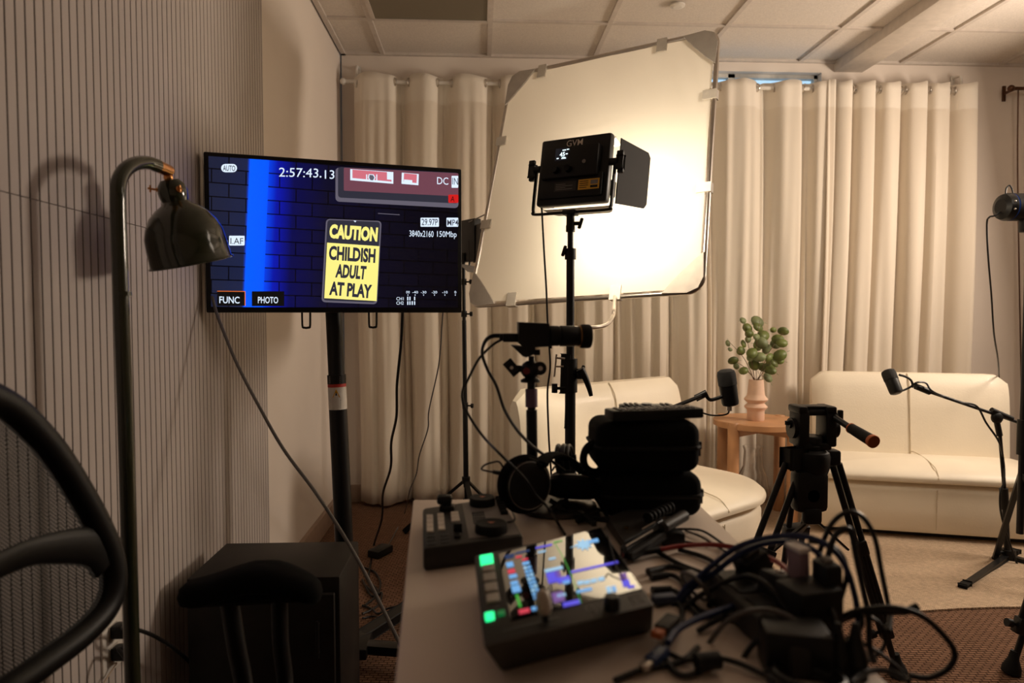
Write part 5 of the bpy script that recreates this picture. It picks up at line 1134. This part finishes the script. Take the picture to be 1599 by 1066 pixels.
cable('cable', 'dark blue cable arching high over the desk from the grey tie to the power strip', arc((1030, 985, .78), (1065, 925, .80), (1085, 906, .80), (1120, 876, .80), (1155, 852, .79), (1200, 839, .77), (1250, 836, .75), (1290, 850, .73), (1318, 880, .72), (1335, 930, .71), (1341, 980, .70), (1338, 1010, .69)), .0034, CABB)
cable('cable', 'second dark blue cable just inside the first arch over the desk', arc((1046, 960, .79), (1080, 918, .80), (1115, 894, .80), (1150, 868, .79), (1190, 850, .78), (1235, 846, .76), (1270, 858, .74), (1300, 890, .73)), .0034, CABB)
cable('cable', 'black cable making the tallest loop in front of the tripod leg', arc((1270, 905, .74), (1282, 855, .74), (1300, 816, .74), (1325, 799, .74), (1348, 808, .74), (1366, 840, .74), (1376, 890, .74), (1386, 940, .73), (1390, 960, .72), (1388, 985, .70)), .0030)
cable('cable', 'black cable making the smaller loop inside the tallest one', arc((1290, 880, .72), (1302, 840, .72), (1318, 825, .72), (1330, 832, .72), (1337, 870, .71), (1348, 920, .70), (1356, 960, .70), (1358, 1010, .69), (1366, 1035, .68)), .0034)
cable('cable', 'black cable dropping beside the loops to the plugs', arc((1262, 845, .74), (1295, 850, .73), (1316, 868, .73), (1322, 895, .72), (1316, 925, .71), (1305, 955, .70)), .0026)
cable('cable', 'black cable swinging out past the desk edge in a wide loop to the right', arc((1305, 975, .70), (1325, 958, .69), (1360, 950, .69), (1400, 949, .69), (1440, 962, .69), (1474, 992, .69), (1491, 1020, .69), (1480, 1044, .69), (1450, 1058, .69), (1420, 1054, .69)), .0032)
cable('cable', 'black frayed cable end poking right above the wide loop', arc((1300, 985, .71), (1315, 968, .70), (1345, 957, .70), (1385, 955, .70), (1415, 954, .70), (1433, 947, .70)), .0034, plug=[(-1, .018, .0045)])
cable('cable', 'black cable circling behind the tripod leg at the desk edge', arc((1350, 958, .72), (1372, 972, .72), (1382, 990, .72), (1380, 1010, .72), (1362, 1028, .71), (1345, 1035, .70)), .0024)
cable('cable', 'black cable sloping from the strip down to the tripod foot', arc((1322, 995, .69), (1345, 1003, .69), (1365, 1014, .69), (1390, 1032, .69), (1410, 1050, .69)), .0022)
cable('cable', 'black looped cord dropping vertically between the two plugs', arc((1345, 955, .70), (1346, 975, .69), (1335, 990, .69), (1318, 1010, .68), (1315, 1030, .68)), .0024)
cable('cable', 'blue cable sweeping low over the desk from switcher to power strip', dz((1043, 1003), (1055, 985), (1080, 970), (1110, 958), (1150, 945), (1195, 932), z=DZ+.022), .0036, CABB)
cable('cable', 'grey-black cable bowing across the strip toward the camera', arc((1095, 1025, .70), (1110, 1000, .70), (1135, 970, .69), (1165, 955, .68), (1200, 952, .67), (1235, 965, .66), (1265, 990, .65), (1290, 1010, .64)), .0028, CABG)
cable('cable', 'black cable lying in a flat oval near the bottom of the picture', dz((1045, 1020), (1070, 1030), (1110, 1026), (1150, 1034), (1190, 1052), (1230, 1070), z=DZ+.006), .003)
cable('cable', 'black cable running off the bottom edge of the picture', dz((960, 1062), (1000, 1046), (1040, 1038), (1068, 1030), (1090, 1010), z=DZ+.004), .003)
cable('cable', 'black cable bowing up at the bottom edge beside the right plugs', dz((1330, 1066), (1345, 1052), (1368, 1046), (1395, 1050), (1420, 1064), z=DZ+.010), .003)
cable('cable', 'black cord over the far corner of the switcher screen', arc((945, 822, .84), (950, 838, .83), (956, 862, .80), (964, 888, .77), (975, 905, .75)), .0009)
for k, (lab, pts) in enumerate([('black cable draped over the far adapter toward the switcher', ((1068, 948, .78), (1100, 925, .78), (1140, 905, .77), (1175, 900, .74), (1210, 925, .71), (1235, 960, .69))),
  ('black cable curving under the blue arches to the middle adapter', ((1090, 985, .72), (1120, 968, .73), (1155, 960, .72), (1190, 970, .70), (1220, 990, .68))),
  ('black cable looping over the near adapter', ((1150, 1060, .66), (1165, 1020, .67), (1195, 990, .67), (1235, 985, .65), (1270, 1005, .64), (1290, 1050, .63))),
  ('black cable hanging over the right face of the middle adapter', ((1262, 925, .72), (1290, 940, .69), (1305, 975, .67), (1302, 1020, .66), (1290, 1060, .65)))]):
    cable('cable', lab, arc(*pts), .0031)
# grey velcro-like tie ring bundling the cables
tr_ = PZ(1085, 920, DZ+.018)
B_ = B(CABG); B_.torus(tr_+V((0, 0, .004)), (.75, .35, .5), .020, .0026, 0, 30, 8); tag(B_.build('cable_tie', origin=tr_), 'grey ring tie holding the dark blue cables together', 'cable tie')
for k in range(4): B(CABG).torus(tr_+V((.006+.005*k, .003*k, .004+.001*k)), (.85, .45, .2), .0075, .0010, 0, 16, 6).build('cable_tie') if False else None
coil('coiled_cord', 'springy black coiled cord near the bottom of the picture', PZ(1105, 1032, DZ+.012), (1, .15, 0), .007, .0016, 14, CAB, 'cord', .0)
# connectors in front of the switcher's right side
def plugbox(label, px_, py_, z, dims, ang, mt, tip=None):
    c = PZ(px_, py_, z); R_ = Matrix.Rotation(ang, 3, 'Z'); t = thing('cable_plug', label, 'plug', c)
    B(mt).box(c, dims, 0, .002, R_).build('plug_body', t)
    if tip: d = R_ @ V((-1, 0, 0)); B(tip).box(c+d*(dims[0]/2+.006), (.014, dims[1]*.75, dims[2]*.6), 0, .0008, R_).build('plug_tip', t)
plugbox('dark plug with an orange tip beside the front right corner of the switcher', 1042, 975, DZ+.016, (.036, .016, .011), math.radians(52), DGR, ORG)
plugbox('blue plug lying on the desk in front of the orange tipped plug', 1026, 1024, DZ+.010, (.032, .013, .009), math.radians(48), mat('blue_plug', (.02, .04, .12), .4), CHR)
plugbox('blue grey plug entering the right side of the switcher', 1036, 934, DZ+.026, (.028, .012, .009), math.radians(10), mat('bluegrey_plug', (.05, .07, .13), .4))
plugbox('grey adapter block beside the cable tie', 1080, 905, DZ+.014, (.016, .022, .018), math.radians(20), GRY)

# ------------------------------------------------------------------ power strip and adapters
SA = math.radians(-38)
spc = PZ(1195, 985, DZ+.018); spc = V((spc.x+.012, spc.y+.035, DZ+.017))
ps = thing('power_strip', 'dark grey power strip lying across the cluttered right side of the desk', 'power strip', spc)
Rp = Matrix.Rotation(math.radians(-84), 3, 'Z')
B(GRY if False else mat('strip_shell', (.035, .032, .028), .55, spec=.3)).box(spc, (.20, .050, .032), 0, .005, Rp).build('body', ps)
for k in range(5): B(BLK).box(spc+(Rp @ V((-.078+.039*k, 0, .0165))), (.026, .028, .002), 0, .0005, Rp, seg=1).build('outlet', ps)
def adapter(label, px_, py_, Y, dims, ang=0, mt=BLK, tilt=0, extra=None):
    c = P(px_, py_, Y); R_ = Matrix.Rotation(ang, 3, 'Z') @ Matrix.Rotation(tilt, 3, 'Y'); t = thing('power_adapter', label, 'power adapter', c-V((0, 0, dims[2]/2)))
    B(mt).box(c, dims, 0, .004, R_).build('adapter_body', t)
    if extra: extra(t, c, R_)
    return t
def top(m_, h, w_): return lambda t, c, R_: B(m_).box(c+R_ @ V((0, 0, h)), w_, 0, .002, R_).build('top_cap', t)
adapter('slanted black power adapter at the far end of the power strip', 1180, 893, .80, (.034, .034, .055), .3, BLK, -.45, top(DGR, .028, (.022, .022, .008)))
adapter('narrow mauve power adapter with a pale cap standing in the power strip', 1247, 905, .735, (.014, .026, .072), .2, mat('mauve_plastic', (.26, .17, .20), .5), -.06, top(mat('pale_cap', (.8, .74, .70), .3), .037, (.015, .027, .006)))
adapter('large black power adapter in the middle of the power strip', 1262, 965, .70, (.054, .045, .075), .25, BLK, 0, None)
adapter('black power adapter with a stepped top right of the mauve one', 1292, 915, .71, (.020, .03, .055), .1, BLK, -.05, top(GRY, .029, (.010, .012, .006)))
adapter('wide low black power adapter at the near end of the power strip', 1240, 1022, .645, (.062, .045, .060), -.2, BLK, 0, None)
adapter('black power adapter lying left of the mauve one', 1212, 932, .745, (.030, .035, .055), .4, BLK, .2, top(LGR, .026, (.012, .006, .010)))
for px_, lab in ((1311, 'black cable plug standing left of its twin at the desk edge'), (1338, 'black cable plug standing right of its twin at the desk edge')):
    c = PZ(px_, 1058, DZ); t = thing('cable_plug', lab, 'plug', c); B(BLK).lathe([(.010, 0), (.011, .02), (.0085, .028), (.0055, .04), (.003, .052)], c, c+V((0, .1, 1)).normalized(), 0, 18).build('plug_body', t)
coil('cable_coil', 'thick black coil of cable at the bottom edge in front of the adapters', PZ(1258, 1062, DZ+.012), (.1, .1, 1), .030, .0036, 3)
pw = flat('paper_sheet', 'crumpled pale paper lying under the cables near the bottom of the picture', 'paper', [(1020, 1064), (1110, 1064), (1085, 990), (1050, 985)], DZ+.0012, .0008, WHT, 0) if False else None

# ------------------------------------------------------------------ floor cables, power brick, outlet
cable('television_cable', 'long grey-black cable slanting from the television down past the cabinet to the desk', [P(327, 425, 1.93), P(330, 455, 1.9), P(338, 488, 1.87), P(350, 520, 1.84), P(372, 572, 1.8), P(405, 635, 1.75), P(442, 700, 1.7), P(490, 765, 1.64), P(528, 822, 1.60), P(562, 880, 1.56), P(590, 935, 1.52), P(618, 992, 1.48), P(640, 1040, 1.45), P(655, 1090, 1.44)], .0042, CABG)
cable('television_cable', 'black cable hanging from the right half of the television to the floor', [P(629, 470, 2.12), P(628, 500, 2.13), P(626, 540, 2.15), P(620, 600, 2.2), P(619, 650, 2.3), P(611, 690, 2.4), P(610, 730, 2.5), P(598, 770, 2.7), P(596, 810, 2.85), PZ(584, 850, .006), PZ(578, 885, .006), PZ(576, 905, .006), PZ(590, 925, .006), PZ(570, 945, .006)], .0046)
cable('thin_wire', 'thin grey wire hanging behind the right half of the television to the adapter', [P(692, 480, 2.5), P(690, 510, 2.55), P(685, 570, 2.65), P(670, 640, 2.8), P(668, 670, 2.85), P(655, 710, 2.95), P(650, 740, 3.0), P(640, 765, 3.05), PZ(632, 800, .006), PZ(618, 830, .006), PZ(606, 852, .02)], .0026, CABG)
pbk = PZ(594, 860, .018)
B_ = B(BLK); B_.box((pbk.x, pbk.y, .018), (.062, .11, .034), 0, .006, Matrix.Rotation(-.5, 3, 'Z')); tag(B_.build('power_brick', origin=(pbk.x, pbk.y, .001)), 'black power brick lying on the carpet right of the television stand', 'power brick')
cable('floor_cable', 'black cord looping on the carpet between the cabinet and the desk', dz((566, 885), (585, 893), (594, 910), (588, 925), (572, 915), (566, 905), (580, 930), (596, 925), (590, 945), (566, 958), z=.006), .004)
cable('floor_cable', 'second black cord winding over the television stand foot', [PZ(566, 945, .006), PZ(580, 950, .006), PZ(590, 958, .01), PZ(605, 950, .02), PZ(628, 945, .03), PZ(650, 940, .006)], .004)
cable('floor_cable', 'black cord lying along the carpet beside the caster', [PZ(566, 965, .006), PZ(585, 962, .006), PZ(604, 970, .05), PZ(625, 968, .006), PZ(645, 965, .006)], .0035)
ow = PX(176, 1000, XL+.014)
ol_ = thing('wall_outlet', 'wall outlet behind the floor lamp pole holding two black plugs', 'outlet', ow)
B(WHT).box(ow+V((0, -.005, .0)), (.006, .075, .118), 0, .002).build('cover_plate', ol_)
B(mat('socket_face', (.45, .41, .36), .5)).box(ow+V((.003, -.005, .022)), (.003, .034, .030), 0, .001).box(ow+V((.003, -.005, -.022)), (.003, .034, .030), 0, .001).build('socket_face', ol_)
for dz_, lab, pts in ((.024, 'black plug in the upper wall outlet', [(192, 980, -.715), (215, 983, -.69), (245, 995, -.68), (275, 1015, -.69), (300, 1040, -.70), (312, 1080, -.70)]), (-.022, 'black plug in the lower wall outlet', [(185, 1012, -.72), (194, 1025, -.70), (200, 1045, -.69), (203, 1085, -.68)])):
    c = ow+V((.022, -.005, dz_)); t = thing('power_plug', lab, 'plug', c); B(BLK).box(c, (.036, .030, .028), 0, .006).build('plug_body', t)
    cable('power_cable', 'black cord from the '+('upper' if dz_ > 0 else 'lower')+' plug in the wall outlet', [c+V((.016, 0, 0))]+[PX(x, y, X_) for x, y, X_ in pts], .004)
cable('thin_wire', 'thin pale wire hanging from the wall outlet beside the lamp pole', [ow+V((.008, -.02, -.04)), PX(182, 1035, -.74), PX(172, 1050, -.745), PX(160, 1070, -.745)], .0016, mat('pale_wire', (.45, .35, .25), .5))
